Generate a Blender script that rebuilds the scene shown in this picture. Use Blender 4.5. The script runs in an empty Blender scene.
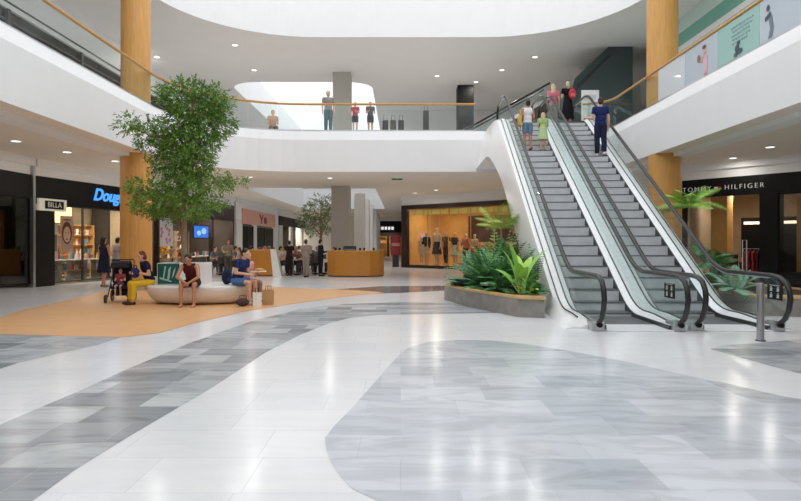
import bpy, bmesh, math, random
from mathutils import Vector, Matrix
R = math.radians
random.seed(7)
SC = bpy.context.scene
COL = SC.collection
F, CX, HY, EYE = 600.0, 400.5, 243.0, 1.5

def P(px, py, Y):
    return Vector(((px - CX) / F * Y, Y, EYE + (HY - py) / F * Y))
def G(px, py, z=0.0):
    Y = F * EYE / (py - HY)
    return Vector(((px - CX) / F * Y, Y, z))

# ------------------------------------------------------------------ materials
def lin(c):
    return tuple((x / 255 / 12.92) if x / 255 <= 0.04045 else ((x / 255 + 0.055) / 1.055) ** 2.4 for x in c)
def new_mat(name):
    m = bpy.data.materials.new(name); m.use_nodes = True
    nt = m.node_tree
    return m, nt, nt.nodes['Principled BSDF']
def ramp2(nt, fac, c1, c2, p1=0.3, p2=0.7):
    r = nt.nodes.new('ShaderNodeValToRGB')
    r.color_ramp.elements[0].position = p1; r.color_ramp.elements[1].position = p2
    r.color_ramp.elements[0].color = (*c1, 1); r.color_ramp.elements[1].color = (*c2, 1)
    nt.links.new(fac, r.inputs['Fac'])
    return r.outputs['Color']
def mat(name, c, rough=0.5, metal=0.0, var=0.06, scale=6.0, spec=0.5, bump=0.0, stretch=None, coat=0.0, emit=None, estr=0.0):
    m, nt, b = new_mat(name)
    L = lin(c)
    tc = nt.nodes.new('ShaderNodeTexCoord')
    n = nt.nodes.new('ShaderNodeTexNoise'); n.inputs['Scale'].default_value = scale; n.inputs['Detail'].default_value = 4
    if stretch:
        mp = nt.nodes.new('ShaderNodeMapping'); mp.inputs['Scale'].default_value = stretch
        nt.links.new(tc.outputs['Object'], mp.inputs['Vector']); nt.links.new(mp.outputs['Vector'], n.inputs['Vector'])
    else:
        nt.links.new(tc.outputs['Object'], n.inputs['Vector'])
    lo = tuple(x * (1 - var) for x in L); hi = tuple(min(1, x * (1 + var)) for x in L)
    nt.links.new(ramp2(nt, n.outputs['Fac'], lo, hi), b.inputs['Base Color'])
    b.inputs['Roughness'].default_value = rough; b.inputs['Metallic'].default_value = metal
    b.inputs['Specular IOR Level'].default_value = spec
    if coat: b.inputs['Coat Weight'].default_value = coat
    if bump:
        bp = nt.nodes.new('ShaderNodeBump'); bp.inputs['Strength'].default_value = bump
        nt.links.new(n.outputs['Fac'], bp.inputs['Height']); nt.links.new(bp.outputs['Normal'], b.inputs['Normal'])
    if emit:
        b.inputs['Emission Color'].default_value = (*lin(emit), 1); b.inputs['Emission Strength'].default_value = estr
    return m
def tile_mat(name, c1, c2, mortar, bw, bh, rough, vein=0.25, msize=0.004, rot=0.0, bias=0.0):
    m, nt, b = new_mat(name)
    tc = nt.nodes.new('ShaderNodeTexCoord')
    mp = nt.nodes.new('ShaderNodeMapping'); mp.inputs['Rotation'].default_value = (0, 0, rot)
    nt.links.new(tc.outputs['Object'], mp.inputs['Vector'])
    br = nt.nodes.new('ShaderNodeTexBrick')
    br.inputs['Scale'].default_value = 1.0; br.inputs['Brick Width'].default_value = bw; br.inputs['Row Height'].default_value = bh
    br.inputs['Mortar Size'].default_value = msize; br.inputs['Mortar Smooth'].default_value = 0.1; br.inputs['Bias'].default_value = bias
    br.offset = 0.37; br.squash = 0.7; br.squash_frequency = 3
    br.inputs['Color1'].default_value = (*lin(c1), 1); br.inputs['Color2'].default_value = (*lin(c2), 1); br.inputs['Mortar'].default_value = (*lin(mortar), 1)
    nt.links.new(mp.outputs['Vector'], br.inputs['Vector'])
    n = nt.nodes.new('ShaderNodeTexNoise'); n.inputs['Scale'].default_value = 1.3; n.inputs['Detail'].default_value = 8; n.inputs['Distortion'].default_value = 2.2
    mp2 = nt.nodes.new('ShaderNodeMapping'); mp2.inputs['Scale'].default_value = (0.8, 2.6, 1); mp2.inputs['Rotation'].default_value = (0, 0, 0.35)
    nt.links.new(tc.outputs['Object'], mp2.inputs['Vector']); nt.links.new(mp2.outputs['Vector'], n.inputs['Vector'])
    mx = nt.nodes.new('ShaderNodeMix'); mx.data_type = 'RGBA'; mx.blend_type = 'MULTIPLY'; mx.inputs['Factor'].default_value = vein
    nt.links.new(br.outputs['Color'], mx.inputs['A'])
    nt.links.new(ramp2(nt, n.outputs['Fac'], (0.35, 0.36, 0.38), (1, 1, 1), 0.36, 0.56), mx.inputs['B'])
    nt.links.new(mx.outputs['Result'], b.inputs['Base Color'])
    b.inputs['Roughness'].default_value = rough; b.inputs['Specular IOR Level'].default_value = 0.45
    return m
def glass_mat(name, tint=(255, 255, 255), refl=0.06, extra=None):
    m = bpy.data.materials.new(name); m.use_nodes = True
    nt = m.node_tree; nt.nodes.clear()
    out = nt.nodes.new('ShaderNodeOutputMaterial')
    tr = nt.nodes.new('ShaderNodeBsdfTransparent'); tr.inputs['Color'].default_value = (*lin(tint), 1)
    gl = nt.nodes.new('ShaderNodeBsdfGlossy'); gl.inputs['Roughness'].default_value = 0.02
    lw = nt.nodes.new('ShaderNodeLayerWeight'); lw.inputs['Blend'].default_value = 0.3
    mr = nt.nodes.new('ShaderNodeMapRange'); mr.inputs['To Min'].default_value = refl; mr.inputs['To Max'].default_value = 0.4
    pw = nt.nodes.new('ShaderNodeMath'); pw.operation = 'POWER'; pw.inputs[1].default_value = 3.0
    nt.links.new(lw.outputs['Facing'], pw.inputs[0]); nt.links.new(pw.outputs[0], mr.inputs['Value'])
    mix = nt.nodes.new('ShaderNodeMixShader')
    nt.links.new(mr.outputs['Result'], mix.inputs['Fac']); nt.links.new(tr.outputs[0], mix.inputs[1]); nt.links.new(gl.outputs[0], mix.inputs[2])
    last = mix.outputs[0]
    if extra:                                   # a printed translucent film: colour, opacity
        df = nt.nodes.new('ShaderNodeBsdfDiffuse'); df.inputs['Color'].default_value = (*lin(extra[0]), 1)
        m2 = nt.nodes.new('ShaderNodeMixShader'); m2.inputs['Fac'].default_value = extra[1]
        nt.links.new(last, m2.inputs[1]); nt.links.new(df.outputs[0], m2.inputs[2]); last = m2.outputs[0]
    nt.links.new(last, out.inputs['Surface'])
    return m
def leaf_mat(name, c1, c2, rough=0.5, trans=0.3):
    m, nt, b = new_mat(name)
    g = nt.nodes.new('ShaderNodeNewGeometry')
    nt.links.new(ramp2(nt, g.outputs['Random Per Island'], lin(c1), lin(c2), 0.0, 1.0), b.inputs['Base Color'])
    b.inputs['Roughness'].default_value = rough
    b.inputs['Specular IOR Level'].default_value = 0.3
    return m
def emit_mat(name, c, s):
    m, nt, b = new_mat(name)
    b.inputs['Base Color'].default_value = (*lin(c), 1)
    b.inputs['Emission Color'].default_value = (*lin(c), 1); b.inputs['Emission Strength'].default_value = s
    return m

M = {}
M['white_marble'] = tile_mat('white marble tile', (241, 241, 242), (233, 234, 237), (219, 220, 224), 1.0, 0.6, 0.17, 0.06)
M['gray_marble'] = tile_mat('grey marble tile', (208, 212, 215), (138, 144, 151), (176, 180, 185), 0.8, 0.5, 0.22, 0.42, bias=-0.05)
M['pale_marble'] = tile_mat('pale grey marble tile', (217, 221, 227), (186, 192, 200), (203, 207, 213), 0.82, 0.52, 0.16, 0.26, bias=-0.15)
M['dark_marble'] = tile_mat('dark grey marble tile', (150, 152, 155), (104, 108, 114), (140, 143, 147), 1.1, 0.5, 0.14, 0.4)
M['tan_floor'] = mat('tan resin floor', (222, 171, 120), 0.38, var=0.05, scale=3)
M['white'] = mat('white plaster', (240, 240, 241), 0.6, var=0.012, scale=1.5)
M['soffit'] = mat('warm white soffit', (238, 228, 214), 0.75, var=0.01, scale=1)
M['ceil2'] = mat('pale upper ceiling', (238, 236, 234), 0.8, var=0.012, scale=1)
M['gloss_white'] = mat('glossy white panel', (243, 243, 243), 0.22, var=0.008, scale=1)
M['wood_col'] = mat('honey wood veneer', (216, 160, 88), 0.45, var=0.10, scale=3, stretch=(6, 6, 0.5))
M['wood_rail'] = mat('oak handrail', (199, 148, 78), 0.35, var=0.12, scale=12)
M['wood_counter'] = mat('amber wood counter', (190, 126, 48), 0.4, var=0.10, scale=3, stretch=(1, 1, 12))
M['wood_rim'] = mat('pale wood rim', (205, 168, 110), 0.45, var=0.1, scale=8)
M['concrete'] = mat('grey stone planter', (146, 142, 136), 0.6, var=0.14, scale=5, bump=0.1)
M['soil'] = mat('dark soil', (60, 46, 34), 0.9, var=0.3, scale=25, bump=0.4)
M['black'] = mat('black panel', (15, 14, 15), 0.5, var=0.1, spec=0.25)
M['dark'] = mat('dark grey metal', (48, 49, 52), 0.35, var=0.08)
M['rubber'] = mat('black rubber handrail', (28, 29, 31), 0.35, var=0.08)
M['steel'] = mat('brushed steel', (196, 197, 199), 0.28, metal=1.0, var=0.05, scale=20, stretch=(1, 1, 8))
M['alu'] = mat('bright aluminium deck', (238, 240, 242), 0.3, metal=0.1, var=0.04, scale=9)
M['step_gray'] = mat('grey escalator step', (220, 222, 225), 0.4, var=0.05, scale=4)
M['step_dark'] = mat('dark step edge', (92, 95, 98), 0.45, var=0.06)
M['glass'] = glass_mat('clear glass', (252, 254, 253), 0.03)
M['glass_green'] = glass_mat('greenish balustrade glass', (249, 253, 252), 0.035)
M['glass_shop'] = glass_mat('shop window glass', (244, 246, 246), 0.05)
M['glass_dark'] = glass_mat('dark shop glass', (120, 128, 118), 0.07)
M['film'] = glass_mat('printed pale film', (236, 240, 244), 0.05, ((222, 228, 238), 0.55))
M['film_teal'] = glass_mat('printed teal film', (220, 238, 236), 0.05, ((196, 230, 224), 0.5))
M['film_white'] = glass_mat('printed white film', (240, 244, 246), 0.05, ((232, 236, 240), 0.75))
M['mint'] = mat('mint facade', (214, 238, 232), 0.3, var=0.05, scale=0.7)
M['teal'] = mat('teal facade band', (120, 188, 170), 0.35, var=0.06, scale=1)
M['darkteal'] = mat('dark slate cladding', (66, 78, 80), 0.5, var=0.06, scale=1)
M['brown'] = mat('brown cladding', (98, 80, 62), 0.5, var=0.08)
M['leaf_tree'] = leaf_mat('tree leaf', (74, 116, 44), (150, 186, 88))
M['leaf_tree2'] = leaf_mat('pale tree leaf', (110, 132, 84), (164, 178, 130))
M['leaf_dark'] = leaf_mat('dark fern leaf', (54, 112, 62), (124, 170, 110))
M['leaf_blue'] = leaf_mat('grey green leaf', (110, 152, 126), (164, 196, 168))
M['leaf_bright'] = leaf_mat('bright broad leaf', (124, 184, 66), (176, 216, 104))
M['leaf_yellow'] = leaf_mat('yellow green leaf', (130, 160, 52), (176, 190, 84))
M['bark'] = mat('grey brown bark', (164, 138, 114), 0.85, var=0.2, scale=14, bump=0.4)
M['skin'] = mat('skin', (222, 172, 142), 0.5, var=0.04)
M['skin_tan'] = mat('tanned skin', (196, 138, 108), 0.5, var=0.04)
M['hair_dark'] = mat('dark hair', (44, 32, 26), 0.55, var=0.2, scale=40)
M['hair_red'] = mat('auburn hair', (112, 56, 34), 0.5, var=0.2, scale=40)
M['hair_blond'] = mat('blond hair', (206, 184, 142), 0.5, var=0.15, scale=40)
M['hair_grey'] = mat('grey hair', (150, 144, 138), 0.5, var=0.15, scale=40)
_cloth = {}
def cloth(c, var=0.08):
    k = tuple(c)
    if k not in _cloth: _cloth[k] = mat('fabric %d %d %d' % k, c, 0.85, var=var, scale=18, spec=0.2)
    return _cloth[k]
M['lamp'] = emit_mat('lamp diffuser', (255, 250, 240), 2.5)
M['neon'] = emit_mat('blue neon letters', (70, 150, 235), 1.1)
M['letter'] = emit_mat('white backlit letters', (245, 245, 245), 0.9)
M['screen'] = emit_mat('blue screen', (52, 108, 200), 1.0)
M['exit'] = emit_mat('green exit sign', (20, 110, 64), 0.25)
M['warm_wall'] = mat('warm ochre shop wall', (214, 164, 96), 0.6, var=0.08, scale=2)
M['shop_beige'] = mat('beige shop interior', (176, 158, 132), 0.7, var=0.1, scale=2)
M['shop_dark'] = mat('dark shop interior', (62, 52, 44), 0.7, var=0.15, scale=2)
M['maroon'] = mat('maroon header', (52, 26, 24), 0.4, var=0.1)
M['pinkish'] = mat('salmon sign board', (226, 170, 150), 0.5, var=0.05)

# ------------------------------------------------------------------ mesh builder
class MB:
    def __init__(s): s.v = []; s.f = []; s.m = []
    def add(s, vs, fs, mi=0):
        o = len(s.v); s.v += [Vector(v) for v in vs]; s.f += [tuple(i + o for i in f) for f in fs]; s.m += [mi] * len(fs)
    def box(s, x0, x1, y0, y1, z0, z1, mi=0):
        vs = [(x, y, z) for z in (z0, z1) for y in (y0, y1) for x in (x0, x1)]
        s.add(vs, [(0, 2, 3, 1), (4, 5, 7, 6), (0, 1, 5, 4), (2, 6, 7, 3), (0, 4, 6, 2), (1, 3, 7, 5)], mi); return s
    def prism(s, poly, z0, z1, mi=0, f=None):
        """poly (a,b) extruded along c; f maps (a,b,c) to xyz"""
        f = f or (lambda a, b, c: (a, b, c)); n = len(poly)
        vs = [f(a, b, z0) for a, b in poly] + [f(a, b, z1) for a, b in poly]
        s.add(vs, [tuple(range(n))[::-1], tuple(range(n, 2 * n))] + [(i, (i + 1) % n, n + (i + 1) % n, n + i) for i in range(n)], mi); return s
    def tube(s, pts, r, n=8, mi=0, flat=1.0):
        pts = [Vector(p) for p in pts]; k = len(pts)
        rr = r if isinstance(r, (list, tuple)) else [r] * k
        vs = []; ref = None
        for i, p in enumerate(pts):
            t = (pts[min(i + 1, k - 1)] - pts[max(i - 1, 0)]).normalized()
            if ref is None: ref = Vector((0, 0, 1)) if abs(t.z) < 0.9 else Vector((1, 0, 0))
            a = t.cross(ref)
            if a.length < 1e-5: a = t.orthogonal()
            a.normalize(); b = a.cross(t).normalized(); ref = b
            for j in range(n):
                q = 2 * math.pi * j / n
                vs.append(p + a * math.cos(q) * rr[i] + b * math.sin(q) * rr[i] * flat)
        fs = [(i * n + j, i * n + (j + 1) % n, (i + 1) * n + (j + 1) % n, (i + 1) * n + j) for i in range(k - 1) for j in range(n)]
        fs += [tuple(range(n))[::-1], tuple(range((k - 1) * n, k * n))]
        s.add(vs, fs, mi); return s
    def lathe(s, prof, c=(0, 0, 0), n=24, mi=0, sx=1, sy=1):
        vs = [(c[0] + r * sx * math.cos(2 * math.pi * j / n), c[1] + r * sy * math.sin(2 * math.pi * j / n), c[2] + z) for r, z in prof for j in range(n)]
        k = len(prof)
        fs = [(i * n + j, i * n + (j + 1) % n, (i + 1) * n + (j + 1) % n, (i + 1) * n + j) for i in range(k - 1) for j in range(n)]
        fs += [tuple(range(n))[::-1], tuple(range((k - 1) * n, k * n))]
        s.add(vs, fs, mi); return s
    def ell(s, c, r, rot=None, n=12, k=8, mi=0):
        c = Vector(c); vs = [Vector((0, 0, -r[2]))]
        for i in range(1, k):
            a = -math.pi / 2 + math.pi * i / k
            for j in range(n):
                q = 2 * math.pi * j / n
                vs.append(Vector((r[0] * math.cos(a) * math.cos(q), r[1] * math.cos(a) * math.sin(q), r[2] * math.sin(a))))
        vs.append(Vector((0, 0, r[2])))
        if rot is not None: vs = [rot @ v for v in vs]
        vs = [v + c for v in vs]; T = len(vs) - 1
        fs = [(0, 1 + (j + 1) % n, 1 + j) for j in range(n)]
        fs += [(1 + i * n + j, 1 + i * n + (j + 1) % n, 1 + (i + 1) * n + (j + 1) % n, 1 + (i + 1) * n + j) for i in range(k - 2) for j in range(n)]
        fs += [(T, 1 + (k - 2) * n + j, 1 + (k - 2) * n + (j + 1) % n) for j in range(n)]
        s.add(vs, fs, mi); return s
    def cap(s, a, b, ra, rb, n=10, mi=0):
        s.tube([a, b], [ra, rb], n, mi); s.ell(a, (ra,) * 3, None, n, 6, mi); s.ell(b, (rb,) * 3, None, n, 6, mi); return s
    def mesh(s, name):
        me = bpy.data.meshes.new(name); me.from_pydata([tuple(v) for v in s.v], [], s.f); me.validate()
        return me
    def build(s, name, mats, parent=None, smooth=False, bevel=0, world=False, remesh=0, label=None):
        if world and parent is not None: s.v = [v - parent.location for v in s.v]
        me = s.mesh(name)
        mats = mats if isinstance(mats, (list, tuple)) else [mats]
        if remesh:
            o = bpy.data.objects.new('tmp', me); COL.objects.link(o)
            md = o.modifiers.new('r', 'REMESH'); md.mode = 'VOXEL'; md.voxel_size = remesh; md.use_smooth_shade = True
            ms = o.modifiers.new('s', 'SMOOTH'); ms.iterations = 2; ms.factor = 0.5
            dg = bpy.context.evaluated_depsgraph_get(); dg.update()
            me2 = bpy.data.meshes.new_from_object(o.evaluated_get(dg)); me2.name = name
            bpy.data.objects.remove(o); me = me2
            me.materials.clear()
            for m_ in mats[:1]: me.materials.append(m_)
            for p in me.polygons: p.use_smooth = True
        else:
            for m_ in mats: me.materials.append(m_)
            if len(me.polygons) == len(s.m):
                for p, mi in zip(me.polygons, s.m): p.material_index = mi
            if smooth:
                for p in me.polygons: p.use_smooth = True
        bm = bmesh.new(); bm.from_mesh(me); bmesh.ops.recalc_face_normals(bm, faces=bm.faces[:]); bm.to_mesh(me); bm.free()
        o = bpy.data.objects.new(name, me); COL.objects.link(o)
        if parent is not None: o.parent = parent
        if bevel:
            b = o.modifiers.new('b', 'BEVEL'); b.width = bevel; b.segments = 2; b.limit_method = 'ANGLE'
        if smooth == 'auto' or (smooth and not remesh):
            try: me.set_sharp_from_angle(angle=R(40))
            except Exception: pass
        if label: o['label'] = label
        return o

def tag(o, label, cat, group=None, kind=None):
    if label: o['label'] = label
    if cat: o['category'] = cat
    if group: o['group'] = group
    if kind: o['kind'] = kind
    return o
def thing(name, label, cat, loc=(0, 0, 0), rz=0.0, group=None):
    o = bpy.data.objects.new(name, None); COL.objects.link(o)
    o.empty_display_size = 0.2
    o.location = loc; o.rotation_euler = (0, 0, rz)
    return tag(o, label, cat, group)
def struct(name, mb, m, **k):
    o = mb.build(name, m, **k); o['kind'] = 'structure'; return o
def dup(root, loc, rz=0.0, label=None, group=None):
    r = root.copy(); COL.objects.link(r); r.location = loc; r.rotation_euler = (0, 0, rz)
    if label: r['label'] = label
    if group: r['group'] = group
    for ch in list(root.children):
        c = ch.copy(); COL.objects.link(c); c.parent = r
        for g in ch.children:
            d = g.copy(); COL.objects.link(d); d.parent = c
    return r
def recolor(root, part, m):
    for ch in root.children:
        if ch.name.split('.')[0] == part:
            for s in ch.material_slots: s.link = 'OBJECT'; s.material = m
def text_mesh(txt, size, depth=0.01, shear=0.0, spacing=1.0, bold=0.0, align='CENTER'):
    cu = bpy.data.curves.new('t', 'FONT'); cu.body = txt; cu.size = size; cu.extrude = depth; cu.shear = shear
    cu.space_character = spacing; cu.align_x = align; cu.align_y = 'CENTER'; cu.offset = bold
    o = bpy.data.objects.new('t', cu); COL.objects.link(o)
    dg = bpy.context.evaluated_depsgraph_get(); dg.update()
    me = bpy.data.meshes.new_from_object(o.evaluated_get(dg))
    bpy.data.objects.remove(o); return me
def text_obj(name, txt, size, m, loc, rot, parent=None, **k):
    me = text_mesh(txt, size, **k); me.materials.clear(); me.materials.append(m)
    o = bpy.data.objects.new(name, me); COL.objects.link(o); o.location = loc; o.rotation_euler = rot
    if parent is not None: o.parent = parent
    return o
def slab(name, outer, holes, z0, z1, mats):
    cu = bpy.data.curves.new(name, 'CURVE'); cu.dimensions = '2D'; cu.fill_mode = 'BOTH'
    cu.extrude = (z1 - z0) / 2
    for pl in [outer] + holes:
        sp = cu.splines.new('POLY'); sp.points.add(len(pl) - 1); sp.use_cyclic_u = True
        for p, (x, y) in zip(sp.points, pl): p.co = (x, y, 0, 1)
    o = bpy.data.objects.new('t', cu); COL.objects.link(o)
    dg = bpy.context.evaluated_depsgraph_get(); dg.update()
    me = bpy.data.meshes.new_from_object(o.evaluated_get(dg)); bpy.data.objects.remove(o)
    me.name = name; me.materials.clear()
    for m_ in mats: me.materials.append(m_)
    me.transform(Matrix.Translation((0, 0, (z0 + z1) / 2)))
    for p in me.polygons:
        p.material_index = 1 if p.normal.z < -0.7 else (2 if p.normal.z > 0.7 else 0)
        p.use_smooth = False
    ob = bpy.data.objects.new(name, me); COL.objects.link(ob); ob['kind'] = 'structure'
    return ob
def arc(cx, cy, r, a0, a1, n=12):
    return [(cx + r * math.cos(R(a0 + (a1 - a0) * i / n)), cy + r * math.sin(R(a0 + (a1 - a0) * i / n))) for i in range(n + 1)]
WORLD, SUN, EXPO = 1.75, 0.0, 0.0
# ------------------------------------------------------------------ setting: floor with inlaid stone bands
def px_poly(pts): return [G(*p).to_2d() for p in pts]
fl = MB()
fl.box(-24, 24, -10, 72, -0.2, 0.0, 0)
def inlay(pts, mi, z, raw=False):
    pl = pts if raw else px_poly(pts)
    fl.add([(p[0], p[1], z) for p in pl], [tuple(range(len(pl)))], mi)
def smooth_poly(pts, it=2, keep=()):
    for _ in range(it):
        out = []
        for i in range(len(pts)):
            a, b = pts[i], pts[(i + 1) % len(pts)]
            out += [(a[0] * .75 + b[0] * .25, a[1] * .75 + b[1] * .25), (a[0] * .25 + b[0] * .75, a[1] * .25 + b[1] * .75)]
        pts = out
    return pts
# far dark stripe, grey ring, big pale field, right field, small left wedge, tan resin area
up = [(-700, 640), (-60, 447), (0, 425), (18, 417), (75, 393), (130, 368), (190, 343), (252, 321), (300, 309), (345, 304), (400, 302), (480, 304)]
lo = [(540, 309), (500, 313), (440, 314), (380, 315), (350, 318), (330, 323), (300, 335), (265, 353), (215, 386), (130, 436), (75, 470), (30, 503), (-60, 575), (-700, 1200)]
inlay(up + lo, 1, 0.002)
inlay([(-600, 345), (-120, 332), (0, 333), (60, 336), (122, 337), (98, 345), (75, 350), (18, 363), (0, 369), (-120, 402), (-600, 560)], 1, 0.002)
inlay([(250, 291.5), (300, 291), (340, 289), (380, 286.3), (448, 285.6), (520, 285.6), (520, 288), (448, 290.4), (400, 293), (330, 294), (250, 296)], 3, 0.002)
big = [(378, 501), (352, 489), (340, 476), (331, 462), (326, 448), (325, 438), (336, 424), (352, 408), (368, 390), (384, 372), (397, 357), (408, 348), (428, 342), (455, 340), (490, 340.5), (525, 344), (575, 352), (625, 361.5), (680, 374), (720, 382.5), (783, 397), (830, 404), (960, 425), (1300, 640), (900, 700), (470, 700), (420, 560)]
inlay(big, 2, 0.002)
inlay([(710, 349), (735, 356), (765, 364.5), (801, 374), (900, 395), (1000, 380), (900, 335), (801, 339), (760, 343), (725, 345)], 1, 0.002)
inlay([(706, 381), (736, 395), (762, 403), (830, 405), (830, 403.5), (783, 396.6), (720, 382)], 1, 0.003)
tan = [(-70, 335), (0, 334.5), (60, 336), (122, 337.5), (160, 333), (200, 322), (250, 310.5), (300, 303), (345, 296.5), (385, 292.5), (360, 290.6), (320, 289), (270, 287), (230, 285), (190, 284), (150, 285.5), (118, 289), (95, 294), (60, 302), (18, 311), (0, 318), (-70, 326)]
inlay(tan, 4, 0.004)
floor = fl.build('floor', [M['white_marble'], M['gray_marble'], M['pale_marble'], M['dark_marble'], M['tan_floor']]); floor['kind'] = 'structure'

# ------------------------------------------------------------------ slabs with rounded voids
XL, XR, YF = -8.0, 8.1, 24.0
edge_left = [(XL, -3.0), (XL, 19.8)] + arc(XL + 4.2, 19.8, 4.2, 180, 90, 14)  # near end drawn in, out of view, to dim sky light on the near floor
edge_right = arc(XR - 0.9, YF - 0.9, 0.9, 90, 0, 6) + [(XR, -3.0)]
hole1 = edge_left + edge_right
hole1b = [(-8.1, 31), (-1.3, 31), (-1.3, 50), (-8.1, 50)]
OUT = [(-18, -9), (19, -9), (19, 68), (-18, 68)]
slab('ceiling', OUT, [hole1, hole1b], 4.35, 5.62, [M['white'], M['soffit'], M['ceil2']])
def off_loop(pts, d):
    n = len(pts); out = []
    for i in range(n):
        t = (Vector(pts[(i + 1) % n]) - Vector(pts[i - 1])).normalized(); out.append((pts[i][0] - t.y * d, pts[i][1] + t.x * d))
    return out
hole1o = off_loop(hole1, .16)
slab('ceiling', OUT, [hole1o, hole1b], 5.62, 6.0, [M['white'], M['soffit'], M['ceil2']])
b = MB(); n_ = len(hole1)            # sloping white lip that runs around the void
b.add([(x, y, 5.62) for x, y in hole1] + [(x, y, 6.0) for x, y in hole1o] + [(x, y, 5.62) for x, y in hole1o], [(i, (i + 1) % n_, n_ + (i + 1) % n_, n_ + i) for i in range(n_)] + [(i, (i + 1) % n_, 2 * n_ + (i + 1) % n_, 2 * n_ + i) for i in range(n_)])
struct('trim_3', b, M['white'])
hole2 = [(-9, -3), (-9, 20.3)] + arc(-3.5, 20.3, 5.5, 180, 90, 16) + arc(3.5, 20.3, 5.5, 90, 0, 16) + [(9, -3)]  # near end shortened out of view, so less sky reaches the near floor
hole2b = arc(-8.0, 34.5, 1.5, 180, 270, 6) + arc(-3.0, 34.4, 1.4, 270, 360, 6) + [(-1.6, 62), (-9.5, 62)]  # far end lengthened to let more sky light into the rear void
slab('ceiling', OUT, [hole2, hole2b], 10.35, 12.4, [M['white'], M['ceil2'], M['white']])
# shadow-gap step under the edge beam, both long sides
for sx, nm in ((-1, 'trim_1'), (1, 'trim_2')):
    b = MB(); X = (XL if sx < 0 else XR) + sx * 0.5
    b.box(min(X, X + sx * 0.5), max(X, X + sx * 0.5), -7, 23, 4.23, 4.35); struct(nm, b, M['white'])

# roof louvres over the big void (daylight enters between them)
# outer walls
w = MB(); w.box(-18.2, -18, -9, 68, 0, 17); struct('wall_left', w, M['white'])
w = MB(); w.box(19, 19.2, -9, 68, 0, 17); struct('wall_right', w, M['white'])
w = MB(); w.box(-18, 19, -9.2, -9, 0, 17); struct('wall_sky_block', w, M['white'])  # added behind the camera, unseen, to keep sky light off the near floor
w = MB(); w.box(-18, 19, 68, 68.2, 0, 17); struct('wall_back', w, M['white'])
w = MB(); w.box(-12.5, 1.0, 62.3, 62.6, 12.4, 20); struct('wall_back', w, M['white'])
# level two: back wall, left shop fronts, right facade
w = MB(); w.box(-1.0, 14, 40, 40.3, 6, 10.35); struct('wall_back', w, M['white'])
w = MB(); w.box(-12.7, -12.5, -7, 50, 8.98, 10.35); w.box(-12.9, -12.7, -7, 50, 6.0, 6.4); struct('wall_left', w, M['white'])
for i in range(7):
    y0 = 6 + i * 4.4
    win = MB(); win.box(-12.66, -12.62, y0 + .05, y0 + 4.35, 6.4, 8.98); wo = struct('window_%d' % (i + 1), win, M['glass_dark'])
    fr = MB()
    fr.box(-12.7, -12.5, y0 - .06, y0 + .06, 6.0, 8.98); fr.box(-12.5, -12.46, y0, y0 + 4.4, 9.14, 9.19); fr.box(-12.68, -12.54, y0, y0 + 4.4, 8.6, 8.65)
    f = fr.build('window_frame', M['dark'], wo)
w = MB(); w.box(-15.6, -15.4, -7, 50, 6.0, 10.35); struct('wall_left', w, M['shop_beige'])
# right facade: mint glass wall with a white ledge and a teal band
w = MB(); w.box(11.0, 11.2, -7, 26.5, 6, 9.0, 0); w.box(10.95, 11.2, -7, 26.5, 9.0, 9.2, 1); w.box(11.0, 11.2, -7, 26.5, 9.2, 9.75, 2); w.box(11.0, 11.2, -7, 26.5, 9.75, 10.35, 0)
for y in (3, 7, 11, 14, 17, 19.5, 22, 24.5):
    w.box(10.96, 11.0, y - .05, y + .05, 6, 9.0, 1)
struct('wall_right', w, [M['mint'], M['white'], M['teal']])

# ------------------------------------------------------------------ columns
def round_column(name, label, x, y, r, z1, m, group=None):
    t = thing(name, label, 'column', (x, y, 0), 0, group)
    b = MB(); b.lathe([(r, 0.12), (r, z1)], n=40); b.build('shaft', m, t, smooth=True)
    b = MB(); b.lathe([(r + .03, 0), (r + .03, .12), (r, .13)], n=40); b.build('base_ring', M['steel'], t, smooth=True)
    return t
def upper_shaft(name, label, x, y, r, z0, z1):
    t = thing(name, label, 'column', (x, y, z0))
    b = MB(); b.lathe([(r, 0.12), (r, z1 - z0)], n=40); b.build('shaft', M['wood_col'], t, smooth=True)
    b = MB(); b.lathe([(r + .03, 0), (r + .03, .12), (r, .13)], n=40); b.build('base_ring', M['steel'], t, smooth=True)
round_column('round_column', 'honey wood clad round column behind the seating bench and stroller', -8.5, 19.3, 0.48, 4.35, M['wood_col'])
upper_shaft('round_column', 'upper honey wood column above the left balcony edge', -8.78, 19.9, 0.46, 6.0, 10.35)
round_column('round_column', 'honey wood round column behind the right escalator on the ground floor', 8.55, 19.4, 0.5, 4.35, M['wood_col'])
upper_shaft('round_column', 'upper honey wood column behind the right balcony handrail', 8.9, 20.4, 0.5, 6.0, 10.35)
def square_column(label, x, y, s, z0, z1, m, group=None):
    b = MB(); b.box(-s / 2, s / 2, -s / 2, s / 2, 0, z1 - z0); o = b.build('square_column', m, bevel=.02); o.location = (x, y, z0)
    return tag(o, label, 'column', group)
M['gray_plaster'] = mat('grey plaster column', (186, 182, 176), 0.7, var=0.02)
M['white_col'] = mat('white plaster column', (230, 228, 224), 0.6, var=0.02)
square_column('broad grey square column rising behind the right wooden cafe counter', -3.02, 30.55, .92, 0, 4.35, M['gray_plaster'])
square_column('broad grey square column on the upper floor behind the standing man', -3.05, 31.5, .92, 6, 10.35, M['gray_plaster'])
for y, lb in ((34.6, 'nearest white column in the row right of the grey column'), (39.5, 'second white column in the row running down the corridor'), (45, 'third white column in the row running down the corridor'), (52, 'fourth white column in the row running down the corridor'), (60, 'farthest white column at the end of the corridor row')):
    square_column(lb, -2.35, y, .6, 0, 4.35, M['white_col'])
b = MB(); b.box(-.45, .45, -.45, .45, 0, 4.34); b.box(-.47, .47, -.47, .47, 0, .12); o = b.build('dark_column', M['black'], bevel=.02); o.location = (3.65, 34, 6); tag(o, 'dark square column standing on the upper floor left of the escalator tops', 'column')

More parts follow.
